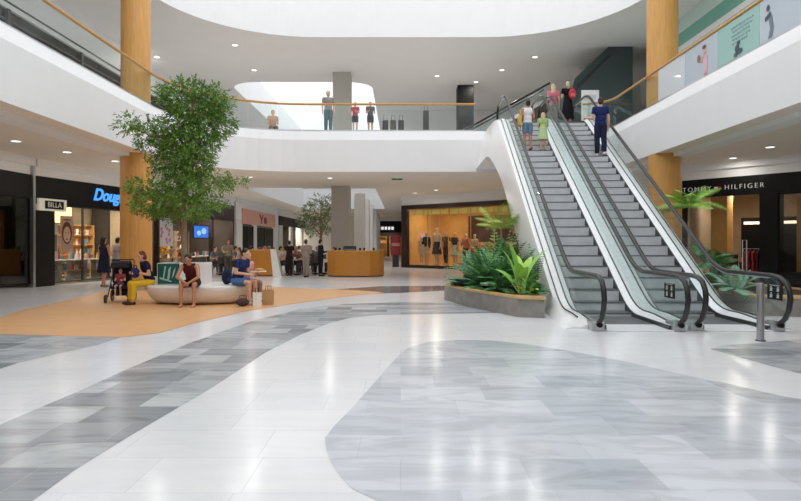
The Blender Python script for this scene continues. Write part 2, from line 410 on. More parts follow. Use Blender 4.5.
# ------------------------------------------------------------------ glass balustrades on the upper floor
def offset_path(pts, d):
    out = []
    for i, p in enumerate(pts):
        a = Vector(pts[max(0, i - 1)]); b = Vector(pts[min(len(pts) - 1, i + 1)])
        t = (b - a).normalized(); nrm = Vector((-t.y, t.x)); out.append(Vector(p) + nrm * d)
    return out
def resample(pts, step):
    pts = [Vector(p) for p in pts]; out = [pts[0]]
    for a, b in zip(pts, pts[1:]):
        n = max(1, round((b - a).length / step)); out += [a + (b - a) * (i / n) for i in range(1, n + 1)]
    return out
def balustrade(label, pts, z, panel=3, film=None, d=0.22):
    """pts 2D path along the slab edge, panels of `panel` path samples"""
    mid = pts[len(pts) // 2]
    t = thing('glass_balustrade', label, 'balustrade', (mid[0], mid[1], z))
    pts = [Vector(p) for p in pts]
    n = len(pts); i = 0; k = 0
    while i < n - 1:
        j = min(n - 1, i + panel); seg = offset_path(pts[i:j + 1], d); b = MB()
        L0 = seg[0] + (seg[1] - seg[0]).normalized() * .012; L1 = seg[-1] + (seg[-2] - seg[-1]).normalized() * .012
        seg = [L0] + seg[1:-1] + [L1]
        a = offset_path(seg, -.008); c = offset_path(seg, .008); m_ = len(seg)
        vs = [(p.x, p.y, zz) for zz in (z + .06, z + 1.06) for p in list(a) + list(c)[::-1]]
        q = 2 * m_
        fs = [tuple(range(q)), tuple(range(q, 2 * q))] + [(x, (x + 1) % q, q + (x + 1) % q, q + x) for x in range(q)]
        b.add(vs, fs)
        mm = (film or {}).get(k, M['glass_green'])
        b.build('glass_panel', mm, t, world=True); i = j; k += 1
    b = MB(); b.tube([(p.x, p.y, z + 1.10) for p in offset_path(pts, d)], .045, 10); b.build('handrail', M['wood_rail'], t, smooth=True, world=True)
    b = MB()
    o1 = offset_path(pts, d - .03); o2 = offset_path(pts, d + .03); m_ = len(pts)
    loop = list(o1) + list(o2)[::-1]; q = len(loop)
    vs = [(p.x, p.y, zz) for zz in (z, z + .06) for p in loop]
    for x in range(m_ - 1):
        pass
    fs = [(x, x + 1, q - 2 - x, q - 1 - x) for x in range(m_ - 1)] + [(q + x, q + x + 1, 2 * q - 2 - x, 2 * q - 1 - x) for x in range(m_ - 1)] + [(x, (x + 1) % q, q + (x + 1) % q, q + x) for x in range(q)]
    b.add(vs, fs); b.build('base_channel', M['steel'], t, world=True)
    return t
left_path = resample([(XL, -2.5), (XL, 19.8)], 0.85)[:-1] + [Vector(p) for p in arc(XL + 4.2, 19.8, 4.2, 180, 90, 12)] + resample([(-3.8, 24), (3.05, 24)], 0.8)[1:]
balustrade('long glass balustrade with oak handrail curving around the left balcony', left_path[:left_path.__len__() - 9], 6.0, 2)
balustrade('straight glass balustrade on the far balcony edge ending at the escalators', left_path[left_path.__len__() - 10:], 6.0, 2)
right_path = resample([(7.35, 24.0), (7.5, 24.0)], .2) + [Vector(p) for p in arc(XR - 0.9, YF - 0.9, 0.9, 75, 0, 5)] + resample([(XR, 23.0), (XR, -2.5)], 0.9)
BR = balustrade('glass balustrade with oak handrail and printed adverts on the right balcony', right_path, 6.0, 2,
    {6: M['film_white'], 7: M['film'], 8: M['film_teal'], 9: M['film'], 10: M['film'], 11: M['film_teal']})
# printed pictures on the inner face of that balustrade
def flat_poly(name, pts, y0, m, parent, X=8.30, label=None):
    """pts in (metres along -Y from y0, height above 6 m)"""
    b = MB(); b.prism([(y0 - a, 6 + h) for a, h in pts], X - .004, X, f=lambda a, b_, c: (c, a, b_))
    return b.build(name, m, parent, world=True, label=label)
def blob(cx, cy, rx, ry, n=12): return [(cx + rx * math.cos(2 * math.pi * i / n), cy + ry * math.sin(2 * math.pi * i / n)) for i in range(n)]
pk = cloth((226, 188, 204)); gy = cloth((128, 138, 146)); sk = cloth((214, 176, 156)); dk = cloth((92, 104, 110)); lv = cloth((168, 176, 188))
# woman in pink
y0 = 16.4
flat_poly('printed_figure', [(-.05, .62), (.16, .62), (.2, .35), (.14, .12), (-.02, .12), (-.06, .35)], y0, pk, BR)
flat_poly('printed_figure', blob(.03, .76, .08, .1), y0, sk, BR); flat_poly('printed_figure', [(-.22, .55), (-.03, .66), (.0, .58), (-.2, .46)], y0, sk, BR)
flat_poly('printed_figure', blob(.0, .86, .11, .06), y0, cloth((150, 110, 96)), BR)
flat_poly('printed_figure', blob(-.3, .62, .09, .11), y0, cloth((150, 116, 112)), BR)
for a in (0.0, .1): flat_poly('printed_figure', [(a, .14), (a + .055, .14), (a + .06, .03), (a, .03)], y0, sk, BR)
# scribbled lettering and grey plant print
y0 = 14.9
rs = random.Random(3)
for r in range(5):
    h = .86 - r * .1; a = -.2 + rs.random() * .1
    while a < .75 - r * .05:
        l = .05 + rs.random() * .08
        flat_poly('printed_lettering', [(a, h), (a + l * .3, h + .035), (a + l * .5, h - .02), (a + l, h + .02), (a + l, h + .005), (a + l * .5, h - .035), (a + l * .3, h + .015), (a, h - .015)], y0, gy, BR); a += l + .03
for q in ((.1, .3, .1, .09), (.22, .2, .12, .07), (.05, .16, .1, .06), (.16, .42, .07, .06)): flat_poly('printed_figure', blob(*q), y0, dk, BR)
flat_poly('printed_figure', [(.12, .12), (.2, .12), (.22, .03), (.1, .03)], y0, lv, BR)
y0 = 13.55
flat_poly('printed_figure', blob(.0, .8, .06, .08), y0, dk, BR); flat_poly('printed_figure', [(-.12, .62), (.08, .7), (.12, .6), (-.1, .52)], y0, dk, BR)
flat_poly('printed_figure', [(.02, .6), (.14, .6), (.2, .3), (.14, .12), (.0, .1), (.08, .3)], y0, gy, BR)
# ------------------------------------------------------------------ escalators
TAN = math.tan(R(31.2))
YI, YT = 2.3, 2.3 + 6.0 / TAN
def _ramp(t, w=0.45):
    if t <= -w: return 0.0
    if t >= w: return t
    return (t + w) ** 2 / (4 * w)
def LZ(y): return TAN * (_ramp(y - YI) - _ramp(y - YT))
ES_ROT = -math.atan(0.04)
ES_X = (4.05, 5.73); ES_Y = 10.0
HX = 0.73
ESX = 0.68 / 0.73
YEND = 14.3
def esc_pt(i, x, y, z=None):
    v = Matrix.Rotation(ES_ROT, 3, 'Z') @ Vector((x * ESX, y, 0)); return Vector((ES_X[i] + v.x, ES_Y + v.y, LZ(y) if z is None else z))
PITCH = 0.39
N_STEP = 31
def step_z(k): return LZ(0.95 + k * PITCH + PITCH * .5) + .02
def frange(a, b, n): return [a + (b - a) * i / n for i in range(n + 1)]
def ribbon(mb, prof, ys, mi=0):
    """loft closed cross-sections prof(y)->[(x,z)...] along y"""
    rows = [prof(y) for y in ys]; n = len(rows[0])
    vs = [(x, y, z) for row, y in zip(rows, ys) for x, z in row]
    k = len(ys)
    fs = [(i * n + j, i * n + (j + 1) % n, (i + 1) * n + (j + 1) % n, (i + 1) * n + j) for i in range(k - 1) for j in range(n)]
    fs += [tuple(range(n))[::-1], tuple(range((k - 1) * n, k * n))]
    mb.add(vs, fs, mi)
def HR(y): return .94 + .06 * max(0, min(1, (y - 2) / 8))
def rail_path(x):
    pts = [(.34, .12), (.17, .14), (.02, .24), (-.08, .40), (-.12, .57), (-.09, .72), (.01, .85), (.18, .92), (.45, .94)]
    pts = [(x, a, b) for a, b in pts]
    ys = frange(.8, 13.9, 60); pts += [(x, y, LZ(y) + HR(y)) for y in ys]
    e = [(14.15, .985), (14.3, .9), (14.39, .76), (14.42, .6), (14.4, .43), (14.33, .27), (14.22, .16), (14.05, .12)]
    return pts + [(x, a, 6 + b) for a, b in e]
def deck_h(y): return 0.16 - .09 * max(0, min(1, (1.4 - y) / 1.2)) if y < 2 else 0.16
def make_escalator(i, label, left_side, right_side):
    t = thing('escalator', label, 'escalator', (ES_X[i], ES_Y, 0), ES_ROT); t.scale = (ESX, 1, 1)
    for k in range(N_STEP):
        y0 = .95 + k * PITCH; z = step_z(k); b = MB()
        d = max(.02, min(.3, z - step_z(k - 1) + .05)) if k else .05
        b.box(-.56, .56, y0, y0 + PITCH + .02, z - d, z - .02, 0); b.box(-.56, .56, y0 - .012, y0 + PITCH, z - .02, z, 1)
        b.build('step', [M['step_gray'], M['step_dark']], t)
    b = MB(); b.box(-.6, .6, .1, .97, 0.0, .018); b.build('comb_plate', M['step_gray'], t)
    b = MB(); b.box(-.6, .6, 13.05, 14.6, 5.9, 6.015); b.build('landing_plate', M['steel'], t)
    ys = frange(.28, 14.3, 70)
    for s in (-1, 1):
        b = MB(); ribbon(b, lambda y: [(s * .565, LZ(y) - .12), (s * .565, LZ(y) + .09), (s * .60, LZ(y) + .09), (s * .60, LZ(y) - .12)] if s > 0 else [(-.565, LZ(y) - .12), (-.60, LZ(y) - .12), (-.60, LZ(y) + .09), (-.565, LZ(y) + .09)], ys)
        b.build('skirt_brush', M['dark'], t)
        b = MB(); ribbon(b, lambda y: [(s * .58, LZ(y) + .08), (s * .60, LZ(y) + .10), (s * .71, LZ(y) + deck_h(y)), (s * .75, LZ(y) + deck_h(y)), (s * .75, LZ(y) - .1), (s * .58, LZ(y) - .1)], ys)
        b.build('inner_deck', M['alu'], t)
        b = MB(); ribbon(b, lambda y: [(s * .742, LZ(y) + deck_h(y) - .01), (s * .742, LZ(y) + deck_h(y) + .02), (s * .718, LZ(y) + deck_h(y) + .02), (s * .718, LZ(y) + deck_h(y) - .01)], ys); b.build('glass_clamp', M['dark'], t)
        # glass, in panels
        cuts = [-.09, 1.75, 3.4, 5.05, 6.7, 8.35, 10.0, 11.65, 13.2, 14.38]
        for a, c in zip(cuts, cuts[1:]):
            b = MB(); yy = frange(a + .008, c - .008, 8)
            def top(y):
                if y < .4: return LZ(y) + .57 + .34 * math.sqrt(max(0, 1 - ((.4 - y) / .5) ** 2))
                if y > 13.95: return 6 + .60 + .36 * math.sqrt(max(0, 1 - ((y - 13.95) / .47) ** 2))
                return LZ(y) + HR(y) - .03
            def bot(y):
                lo_ = LZ(y) + deck_h(y) - .02
                if y < .4: lo_ = max(lo_, .12 + .43 * ((.4 - y) / .5) ** 2)
                if y > 14.1: lo_ = max(lo_, 6.14 + .4 * ((y - 14.1) / .3) ** 2)
                return lo_
            ribbon(b, lambda y: [(s * .73 - .006, bot(y)), (s * .73 + .006, bot(y)), (s * .73 + .006, top(y)), (s * .73 - .006, top(y))], yy)
            b.build('balustrade_glass', M['glass_green'], t)
        b = MB(); b.tube(rail_path(s * HX), .05, 10, flat=.8); b.build('handrail', M['rubber'], t, smooth=True)
        b = MB(); ribbon(b, lambda y: [(s * .73 - .022, LZ(y) + HR(y) - .055), (s * .73 + .022, LZ(y) + HR(y) - .055), (s * .73 + .022, LZ(y) + HR(y) - .028), (s * .73 - .022, LZ(y) + HR(y) - .028)], frange(.5, 13.9, 60)); b.build('rail_guide', M['steel'], t)
        b = MB(); b.box(s * .73 - .13, s * .73 + .10, .17, .52, 0, .16); nb = b.build('newel_base', M['steel'], t, bevel=.015)
        b = MB(); b.lathe([(.05, 0), (.05, .05)], n=14); e = b.build('handrail_inlet', M['black'], nb); e.location = (s * .73, .165, .115); e.rotation_euler = (R(90), 0, 0)
    # outer decks and side cladding
    for s, mode in ((-1, left_side), (1, right_side)):
        if mode == 'inner':                      # deck between the two machines
            b = MB(); ribbon(b, lambda y: [(s * .75, LZ(y) + deck_h(y)), (s * .893, LZ(y) + deck_h(y)), (s * .893, LZ(y) - .25), (s * .75, LZ(y) - .25)], ys); b.build('outer_deck', M['alu'], t)
        else:
            def flare(y): return .05 + .62 * max(0, min(1, (y - 9.6) / 4.2)) ** 1.8 if s < 0 else .02
            def foot(y): return .22 * max(0, min(1, (3.2 - y) / 2.6)) if s < 0 else .05
            def prof(y):
                z = LZ(y); h = deck_h(y); zb = max(0.0, z - 1.25)
                if y > 12.6: zb = z - 1.25 - .4 * (y - 12.6) / 1.7
                lift = min(h + z, .25 + .0) if y < .3 else z + h
                return [(s * .75, z + h), (s * .86, z + h + .005), (s * (.98 + flare(y) * .3), z + h - .06), (s * (1.02 + flare(y) * .5 + foot(y) * .3), z + h - .3 if z > .4 else max(0.02, (z + h) * .45)), (s * (1.04 + flare(y) + foot(y)), zb), (s * .75, zb)]
            b = MB(); ribbon(b, prof, frange(.42, 14.05, 80)); b.build('side_cladding', M['gloss_white'], t, smooth=True)
            b = MB(); b.tube([(s * .9, y, LZ(y) + deck_h(y) + .012) for y in frange(1.0, 13.6, 50)], .014, 6); b.build('deck_joint', M['dark'], t)
    # truss underside, only seen from below
    b = MB(); ribbon(b, lambda y: [(-.75, max(.0, LZ(y) - 1.25)), (.75, max(.0, LZ(y) - 1.25)), (.75, max(.02, LZ(y) - .45)), (-.75, max(.02, LZ(y) - .45))], frange(3.2, 13.9, 40)); b.build('truss_casing', M['gloss_white'], t)
    return t
E0 = make_escalator(0, 'left escalator with a woman and a child near its top', 'outer', 'inner')
E1 = make_escalator(1, 'right escalator carrying a man in navy clothes', 'inner', 'outer')
# black safety stickers on the glass newels
def sticker(E, s, label, yl=.6):
    t = thing('safety_sign', label, 'sign', (0, 0, 0))
    p = Matrix.Rotation(ES_ROT, 4, 'Z'); base = Matrix.Translation(E.location) @ p
    t.matrix_world = base @ Matrix.Translation((s * .68 - .012, .62, .66)); t.rotation_euler = (0, 0, ES_ROT)
    t.location = base @ Vector((s * .68 - .013, yl, .66))
    b = MB(); b.box(-.004, .004, -.22, .22, -.13, .13); b.build('panel', M['black'], t)
    for iy in (-1, 1):
        for iz in (-1, 1):
            b = MB(); cy, cz = iy * .1, iz * .055
            f = lambda a, b_, c: (c, a, b_)
            b.prism(blob(cy, cz + .03, .022, .012, 10), -.006, -.004, f=f); b.prism([(cy - .04, cz + .014), (cy + .04, cz + .014), (cy + .03, cz - .02), (cy + .05, cz - .042), (cy - .035, cz - .042), (cy - .025, cz - .02)], -.006, -.004, f=f)
            b.build('pictogram', cloth((190, 194, 192)), t)
    b = MB(); b.prism([(-.15, .11), (.15, .11), (.15, .12), (-.15, .12)], -.006, -.004, f=lambda a, b_, c: (c, a, b_)); b.build('pictogram', cloth((190, 194, 192)), t)
    return t
sticker(E0, 1, 'black safety sign with pictograms on the middle escalator newel glass')
sticker(E1, 1, 'black safety sign with pictograms on the rightmost escalator newel glass', .3)
# bollard
t = thing('bollard', 'brushed steel bollard standing in front of the right escalator', 'bollard', (5.52, 9.2, 0))
b = MB(); b.lathe([(.054, 0.01), (.054, .87), (.05, .885), (.0, .89)], n=24); b.build('post', M['steel'], t, smooth=True)
b = MB(); b.lathe([(.075, 0), (.075, .012), (.055, .014)], n=24); b.build('base_flange', M['dark'], t, smooth=True)

# escalator climbing to the next level, behind, and the dark stair enclosure
t = thing('escalator', 'distant escalator rising to the right on the upper floor with brown underside', 'escalator', (3.2, 28.5, 6.0))
sl = math.tan(R(29))
def rb(z0, z1, y0, y1, x0=0.0, x1=3.9):
    b = MB(); b.prism([(x0, x0 * sl + z0), (x1, x1 * sl + z0), (x1, x1 * sl + z1), (x0, x0 * sl + z1)], y0, y1, f=lambda a, b_, c: (a, c, b_)); return b
rb(-.3, .15, 0, 1.3, .6, 3.9).build('truss_casing', M['brown'], t)
for yy in (0, 1.25):
    rb(.15, .32, yy, yy + .05).build('skirt_panel', M['alu'], t)
    rb(.32, .9, yy + .02, yy + .03).build('balustrade_glass', M['glass_green'], t)
    b = MB(); b.tube([(.0, yy + .025, .35), (-.35, yy + .025, .4), (-.4, yy + .025, .7), (-.1, yy + .025, .93)] + [(x, yy + .025, x * sl + .95) for x in frange(.2, 3.9, 6)], .05, 8); b.build('handrail', M['rubber'], t, smooth=True)
t = thing('stair_enclosure', 'dark slate stair enclosure with sloping top behind the right escalator top', 'stair', (9, 27, 6.004))
b = MB(); b.prism([(-1.25, 0), (1.45, 0), (1.45, 4.33), (.35, 4.33), (-1.15, 2.9), (-1.25, 2.6)], 0, 3.5, f=lambda a, b_, c: (a, c, b_)); b.build('side_wall', M['darkteal'], t)
b = MB(); b.prism([(-1.1, 2.6), (.35, 3.95), (.5, 3.95), (-1.1, 2.35)], -.05, 0, f=lambda a, b_, c: (a, c, b_)); b.build('sloping_ledge', M['dark'], t)
t = thing('notice_board', 'white notice board standing behind the man in navy at the escalator top', 'board', (8.0, 25.3, 6))
b = MB(); b.box(-.37, .37, 0, .04, .25, 1.95); b.build('panel', M['gloss_white'], t)
b = MB(); b.box(-.25, .25, -.004, 0, 1.55, 1.75); b.build('printed_band', cloth((206, 216, 222)), t)
b = MB(); b.box(-.3, -.25, -.15, .2, 0, .03); b.box(-.3, -.25, 0, .04, 0, .25); b.box(.25, .3, -.15, .2, 0, .03); b.box(.25, .3, 0, .04, 0, .25); b.build('stand', M['steel'], t)
# ------------------------------------------------------------------ seating bench with planter box
BX, BY = -5.06, 15.25
t = thing('seating_bench', 'white rounded bowl shaped bench with a box planter back under the big tree', 'bench', (BX, BY, 0))
def sup(a, b, p, z, n=48):
    out = []
    for i in range(n):
        q = 2 * math.pi * i / n; c, s_ = math.cos(q), math.sin(q)
        out.append((a * abs(c) ** (2 / p) * (1 if c > 0 else -1), b * abs(s_) ** (2 / p) * (1 if s_ > 0 else -1), z))
    return out
def loft(mb, rings, mi=0):
    n = len(rings[0]); vs = [v for r in rings for v in r]; k = len(rings)
    mb.add(vs, [(i * n + j, i * n + (j + 1) % n, (i + 1) * n + (j + 1) % n, (i + 1) * n + j) for i in range(k - 1) for j in range(n)] + [tuple(range(n))[::-1], tuple(range((k - 1) * n, k * n))], mi)
M['bench_white'] = mat('white cast bench', (238, 234, 230), 0.35, var=0.02, scale=3)
b = MB(); loft(b, [sup(.98, .62, 2.6, 0.02), sup(1.06, .72, 2.6, .04), sup(1.16, .84, 2.6, .12), sup(1.24, .92, 2.6, .24), sup(1.31, .95, 2.6, .36), sup(1.31, .95, 2.6, .43), sup(1.28, .92, 2.6, .46), sup(1.24, .88, 2.6, .465)])
b.build('seat_bowl', M['bench_white'], t, smooth=True)
b = MB(); loft(b, [sup(.9, .55, 2.6, 0), sup(.9, .55, 2.6, .03)]); b.build('plinth', M['dark'], t)
b = MB()
x0, x1, ya, yb = -.98, .12, -.38, .5
for (a0, a1, c0, c1) in ((x0, x1, ya, ya + .08), (x0, x1, yb - .08, yb), (x0, x0 + .08, ya + .08, yb - .08), (x1 - .08, x1, ya + .08, yb - .08)): b.box(a0, a1, c0, c1, .46, 1.0)
b.build('planter_back', M['bench_white'], t, bevel=.015)
b = MB(); b.box(x0 + .08, x1 - .08, ya + .08, yb - .08, .46, .93); b.build('soil', M['soil'], t)
# dark green graphic panel on the back
b = MB(); b.box(-.95, -.42, -.40, -.381, .49, .99); pn = b.build('graphic_panel', mat('deep green panel', (22, 88, 76), 0.4, var=0.25, scale=4), t, label='dark green panel with pale brush strokes')
for pts in ([(-.78, .92), (-.74, .93), (-.79, .62), (-.83, .56)], [(-.68, .86), (-.62, .92), (-.66, .6), (-.72, .56)], [(-.56, .82), (-.5, .9), (-.55, .7), (-.6, .62)], [(-.9, .66), (-.6, .56), (-.62, .53), (-.9, .61)]):
    b = MB(); b.prism(pts, -.404, -.4, f=lambda a, b_, c: (a, c, b_)); b.build('brush_stroke', cloth((170, 200, 190)), pn)

# ------------------------------------------------------------------ trees
def leaf(mb, p, d, n, L, W, mi=0, fold=.25):
    """one leaf: four-point blade, folded along its midrib"""
    s = d.cross(n).normalized(); up = s.cross(d).normalized()
    a = p; m1 = p + d * L * .45 + s * W * .5 + up * W * fold; m2 = p + d * L * .45 - s * W * .5 + up * W * fold; e = p + d * L
    mb.add([a, m1, e, m2], [(0, 1, 2), (0, 2, 3)], mi)
def rvec(rs, flat=1.0):
    while True:
        v = Vector((rs.uniform(-1, 1), rs.uniform(-1, 1), rs.uniform(-1, 1)))
        if .01 < v.length < 1: v.z *= flat; return v
def make_tree(label, base, trunk_pts, trunk_r, clusters, Yc, leafm, nleaf, lsize, seed, group=None):
    rs = random.Random(seed)
    t = thing('potted_tree', label, 'tree', base, 0, group)
    b = MB(); b.tube(trunk_pts, trunk_r, 10)
    br = MB(); fo = MB()
    tot = sum(c[2] * c[3] for c in clusters); sc = Yc / F
    tp = [Vector(p) for p in trunk_pts]
    for (px, py, rx, ry) in clusters:
        c = P(px, py, Yc); c.y += rs.uniform(-.35, .35)
        st = min(tp, key=lambda q: abs(q.z - (c.z - .35)) )
        midp = (st + c) / 2 + Vector((0, 0, -.08))
        br.tube([st, midp, c], [.04, .028, .012], 6)
        for k in range(5):
            v = rvec(rs); e = c + Vector((v.x * rx * sc, v.y * rx * sc * .9, v.z * ry * sc)) * .85
            br.tube([midp.lerp(c, .5), (c + e) / 2, e], [.014, .01, .005], 5)
        n = int(nleaf * rx * ry / tot)
        for k in range(n // 6):
            v = rvec(rs); v = v.normalized() * (v.length ** .6)
            q = c + Vector((v.x * rx * sc, v.y * rx * sc * .95, v.z * ry * sc))
            tw = Vector((v.x, v.y, v.z * .3 + rs.uniform(-.5, .15))); tw = (tw + rvec(rs) * .5).normalized()
            for j in range(6):                           # a leafy twig
                d = (tw + rvec(rs) * .9).normalized(); nn = (Vector((0, 0, 1)) + rvec(rs) * .7).normalized()
                leaf(fo, q + tw * (j * .035), d, nn, lsize * rs.uniform(.7, 1.3), lsize * rs.uniform(.35, .5))
    b.build('trunk', M['bark'], t, smooth=True, world=True); br.build('branches', M['bark'], t, world=True)
    fo.build('foliage', leafm, t, world=True)
    return t
TY = 15.3
tx = lambda px, py: tuple(P(px, py, TY))
tp = [(-5.5, TY, .9)] + [tx(x, y) for x, y in ((184, 240), (184, 210), (187, 180), (190, 150), (192, 120), (194, 92))]
cl = [(196, 97, 30, 17), (184, 90, 20, 10), (215, 118, 20, 18), (222, 100, 14, 16), (178, 128, 26, 15), (145, 128, 20, 9), (128, 124, 10, 7), (150, 142, 16, 9), (205, 140, 22, 16), (190, 163, 26, 14), (168, 160, 14, 12), (164, 186, 28, 8), (214, 182, 26, 9), (240, 178, 10, 6), (150, 205, 24, 6), (200, 203, 36, 9), (178, 212, 28, 6), (138, 190, 10, 5), (205, 160, 16, 14), (200, 116, 26, 20), (188, 145, 24, 16), (190, 186, 22, 14), (172, 200, 30, 9)]
cl = [(x - 5 if x > 160 else x + 4, y + 2, rx * .93, ry) for x, y, rx, ry in cl]
make_tree('large leafy green tree rising from the white bench planter', (-5.5, TY, .93), tp, [.08, .075, .07, .06, .05, .035, .02], cl, TY, M['leaf_tree'], 25000, .092, 5)

T2 = 33.0; t2 = lambda px, py: tuple(P(px, py, T2))
make_tree('smaller pale green tree standing among the cafe tables', (t2(322, 244)[0], T2, 0), [(t2(322, 240)[0], T2, 0)] + [t2(321, y) for y in (250, 235, 220, 205)], [.09, .08, .07, .05, .02],
    [(318, 212, 15, 10), (322, 202, 12, 8), (310, 222, 12, 7), (328, 222, 12, 8), (316, 230, 14, 6), (304, 214, 7, 5), (330, 208, 8, 7)], T2, M['leaf_tree2'], 3600, .12, 9)
t = thing('tree_tub', 'round tub holding the pale tree among the cafe tables', 'planter', (t2(322, 244)[0], T2, 0))
b = MB(); b.lathe([(.36, 0), (.46, .1), (.5, .5), (.47, .5), (.45, .42)], n=24); b.build('tub', M['bench_white'], t, smooth=True)

# ------------------------------------------------------------------ planters beside the escalators
def planter(label, poly, h, group=None):
    c = Vector((sum(p[0] for p in poly) / len(poly), sum(p[1] for p in poly) / len(poly), 0))
    t = thing('stone_planter', label, 'planter', c)
    b = MB(); b.prism([(x - c.x, y - c.y) for x, y in poly], 0, h - .05); b.build('stone_body', M['concrete'], t)
    inn = [((x - c.x) * .86, (y - c.y) * .86) for x, y in poly]; out = [((x - c.x) * 1.02, (y - c.y) * 1.02) for x, y in poly]; n = len(poly)
    b = MB(); vs = [(x, y, z) for z in (h - .05, h) for ring in (out, inn) for x, y in ring]
    fs = []
    for i in range(n):
        j = (i + 1) % n
        fs += [(i, j, n + j, n + i), (2 * n + i, 2 * n + j, 3 * n + j, 3 * n + i), (i, j, 2 * n + j, 2 * n + i), (n + i, n + j, 3 * n + j, 3 * n + i)]
    b.add(vs, fs); b.build('wood_rim', M['wood_rim'], t)
    b = MB(); b.prism(inn, h - .05, h - .03); b.build('soil', M['soil'], t)
    return t
PLA = [(1.16, 15.9), (1.55, 14.2), (2.38, 12.15), (2.88, 12.0), (2.93, 15.0), (2.95, 18.2), (1.75, 18.2)]
PLB = [(7.25, 14.9), (7.35, 12.4), (8.3, 12.1), (9.6, 13.5), (9.6, 17.2), (7.6, 17.2)]
planter('grey stone planter with wooden rim left of the escalators', PLA, .42)
planter('grey stone planter with wooden rim behind the right escalator', PLB, .42)
def frond(mb, base, az, el, L, W, droop, n, mi=0, rs=random, pair_w=.2, curl=0.0):
    """arching frond: midrib with leaflets on both sides"""
    d = Vector((math.cos(az) * math.cos(el), math.sin(az) * math.cos(el), math.sin(el))); p = Vector(base); pts = [p.copy()]
    for i in range(n):
        p = p + d * (L / n); d = (d + Vector((0, 0, -droop / n))).normalized(); pts.append(p.copy())
        if i >= n * .12:
            f = (i / n); w = W * (math.sin(math.pi * min(1, .12 + f * .9)) ** .7)
            s = d.cross(Vector((0, 0, 1)))
            if s.length < 1e-3: s = Vector((1, 0, 0))
            s.normalize(); up = s.cross(d)
            for sg in (-1, 1):
                dd = (s * sg + d * .55 - Vector((0, 0, .25 + curl))).normalized()
                leaf(mb, p, dd, up, w, W * pair_w, mi, .12)
    mb.tube(pts, [max(.002, .008 * (1 - i / len(pts))) for i in range(len(pts))], 4, mi)
def fern(label, loc, L, n, m, seed, W=.2, el=(.5, 1.3), droop=1.5, nl=16, name='fern', cat='fern', group=None, pw=.3):
    rs = random.Random(seed); t = thing(name, label, cat, loc, 0, group); b = MB()
    for k in range(n):
        frond(b, (rs.uniform(-.05, .05), rs.uniform(-.05, .05), .0), 2 * math.pi * (k + rs.random() * .7) / n, rs.uniform(*el), L * rs.uniform(.75, 1.15), W, droop * rs.uniform(.7, 1.2), nl, 0, rs, pw)
    b.build('fronds', m, t)
    b = MB(); b.lathe([(.05, -.04), (.06, 0), (.03, .06)], n=10); b.build('crown', M['bark'], t)
    return t
def broadleaf(label, loc, n, L, W, m, seed, el=(.7, 1.4)):
    rs = random.Random(seed); t = thing('broadleaf_plant', label, 'plant', loc); b = MB(); st = MB()
    for k in range(n):
        az = 2 * math.pi * (k + rs.random() * .6) / n; e = rs.uniform(*el); d = Vector((math.cos(az) * math.cos(e), math.sin(az) * math.cos(e), math.sin(e)))
        l = L * rs.uniform(.7, 1.15); p = d * l * .35; st.tube([(0, 0, 0), p * .5, p], [.012, .01, .007], 5)
        s = d.cross(Vector((0, 0, 1))).normalized(); rows = []; q = p.copy(); dd = d.copy(); N = 7
        for i in range(N + 1):
            w = W * math.sin(math.pi * (.08 + .92 * i / N)) ** .8 * .5 if i < N else .002
            up = s.cross(dd); rows += [q - s * w + up * w * .35, q.copy(), q + s * w + up * w * .35]
            q = q + dd * (l * .65 / N); dd = (dd + Vector((0, 0, -.13))).normalized()
        b.add(rows, [(3 * i + j, 3 * i + j + 1, 3 * i + j + 4, 3 * i + j + 3) for i in range(N) for j in range(2)])
    b.build('leaves', m, t, smooth=True); st.build('stems', m, t)
    return t
def palm(label, loc, H, n, L, m, seed, droop=1.3, lean=(0, 0)):
    rs = random.Random(seed); t = thing('potted_palm', label, 'palm', loc); b = MB(); s = MB()
    top = Vector((lean[0], lean[1], H)); s.tube([(0, 0, -.03), top * .5, top], [.05, .04, .03], 8); s.build('stem', M['bark'], t, smooth=True)
    for k in range(n): frond(b, top, 2 * math.pi * (k + rs.random() * .6) / n, rs.uniform(.35, 1.25), L * rs.uniform(.8, 1.15), .34, droop * rs.uniform(.7, 1.2), 22, 0, rs, .1, .25)
    b.build('fronds', m, t); return t
def at(px, Y, z=.39): return ((px - CX) / F * Y, Y, z)
fern('grey green fern at the far left end of the left planter', at(463, 15.2), .5, 18, M['leaf_blue'], 1, .2)
fern('grey green fern second from the left end of the left planter', at(472, 15.9), .7, 18, M['leaf_blue'], 2, .2)
fern('dark green fern on the front edge of the left planter near its middle', at(480, 14.6), .6, 20, M['leaf_dark'], 3, .2)
fern('big dark green fern in the middle of the left planter', at(486, 15.4), 1.15, 24, M['leaf_dark'], 4, .24, (.7, 1.4), 1.2)
fern('tall dark green fern behind the middle of the left planter', at(499, 16.2), 1.35, 24, M['leaf_dark'], 5, .24, (.9, 1.45), 1.0)
fern('dark green fern on the front edge right of the planter middle', at(501, 13.7), .65, 20, M['leaf_dark'], 6, .19)
fern('dark green fern behind the bright broadleaf plant', at(510, 14.6), 1.05, 22, M['leaf_dark'], 7, .22, (.8, 1.4), 1.1)
fern('low dark fern at the right end of the left planter', at(534, 12.75), .45, 16, M['leaf_dark'], 8, .15)
broadleaf('bright green broadleaf plant with large upright leaves in the left planter', at(520, 13.0), 9, 1.05, .2, M['leaf_bright'], 11, (.8, 1.4))
broadleaf('small bright broadleaf plant at the front rim of the left planter', at(527, 12.6), 7, .5, .13, M['leaf_bright'], 12, (.5, 1.2))
fern('upright sword leaved fern beside the escalator cladding', at(533, 13.6), 1.0, 14, M['leaf_dark'], 13, .1, (1.2, 1.5), .3)
palm('tall yellow green palm rising at the back of the left planter', at(501, 17.4), 1.5, 11, 1.0, M['leaf_yellow'], 14)
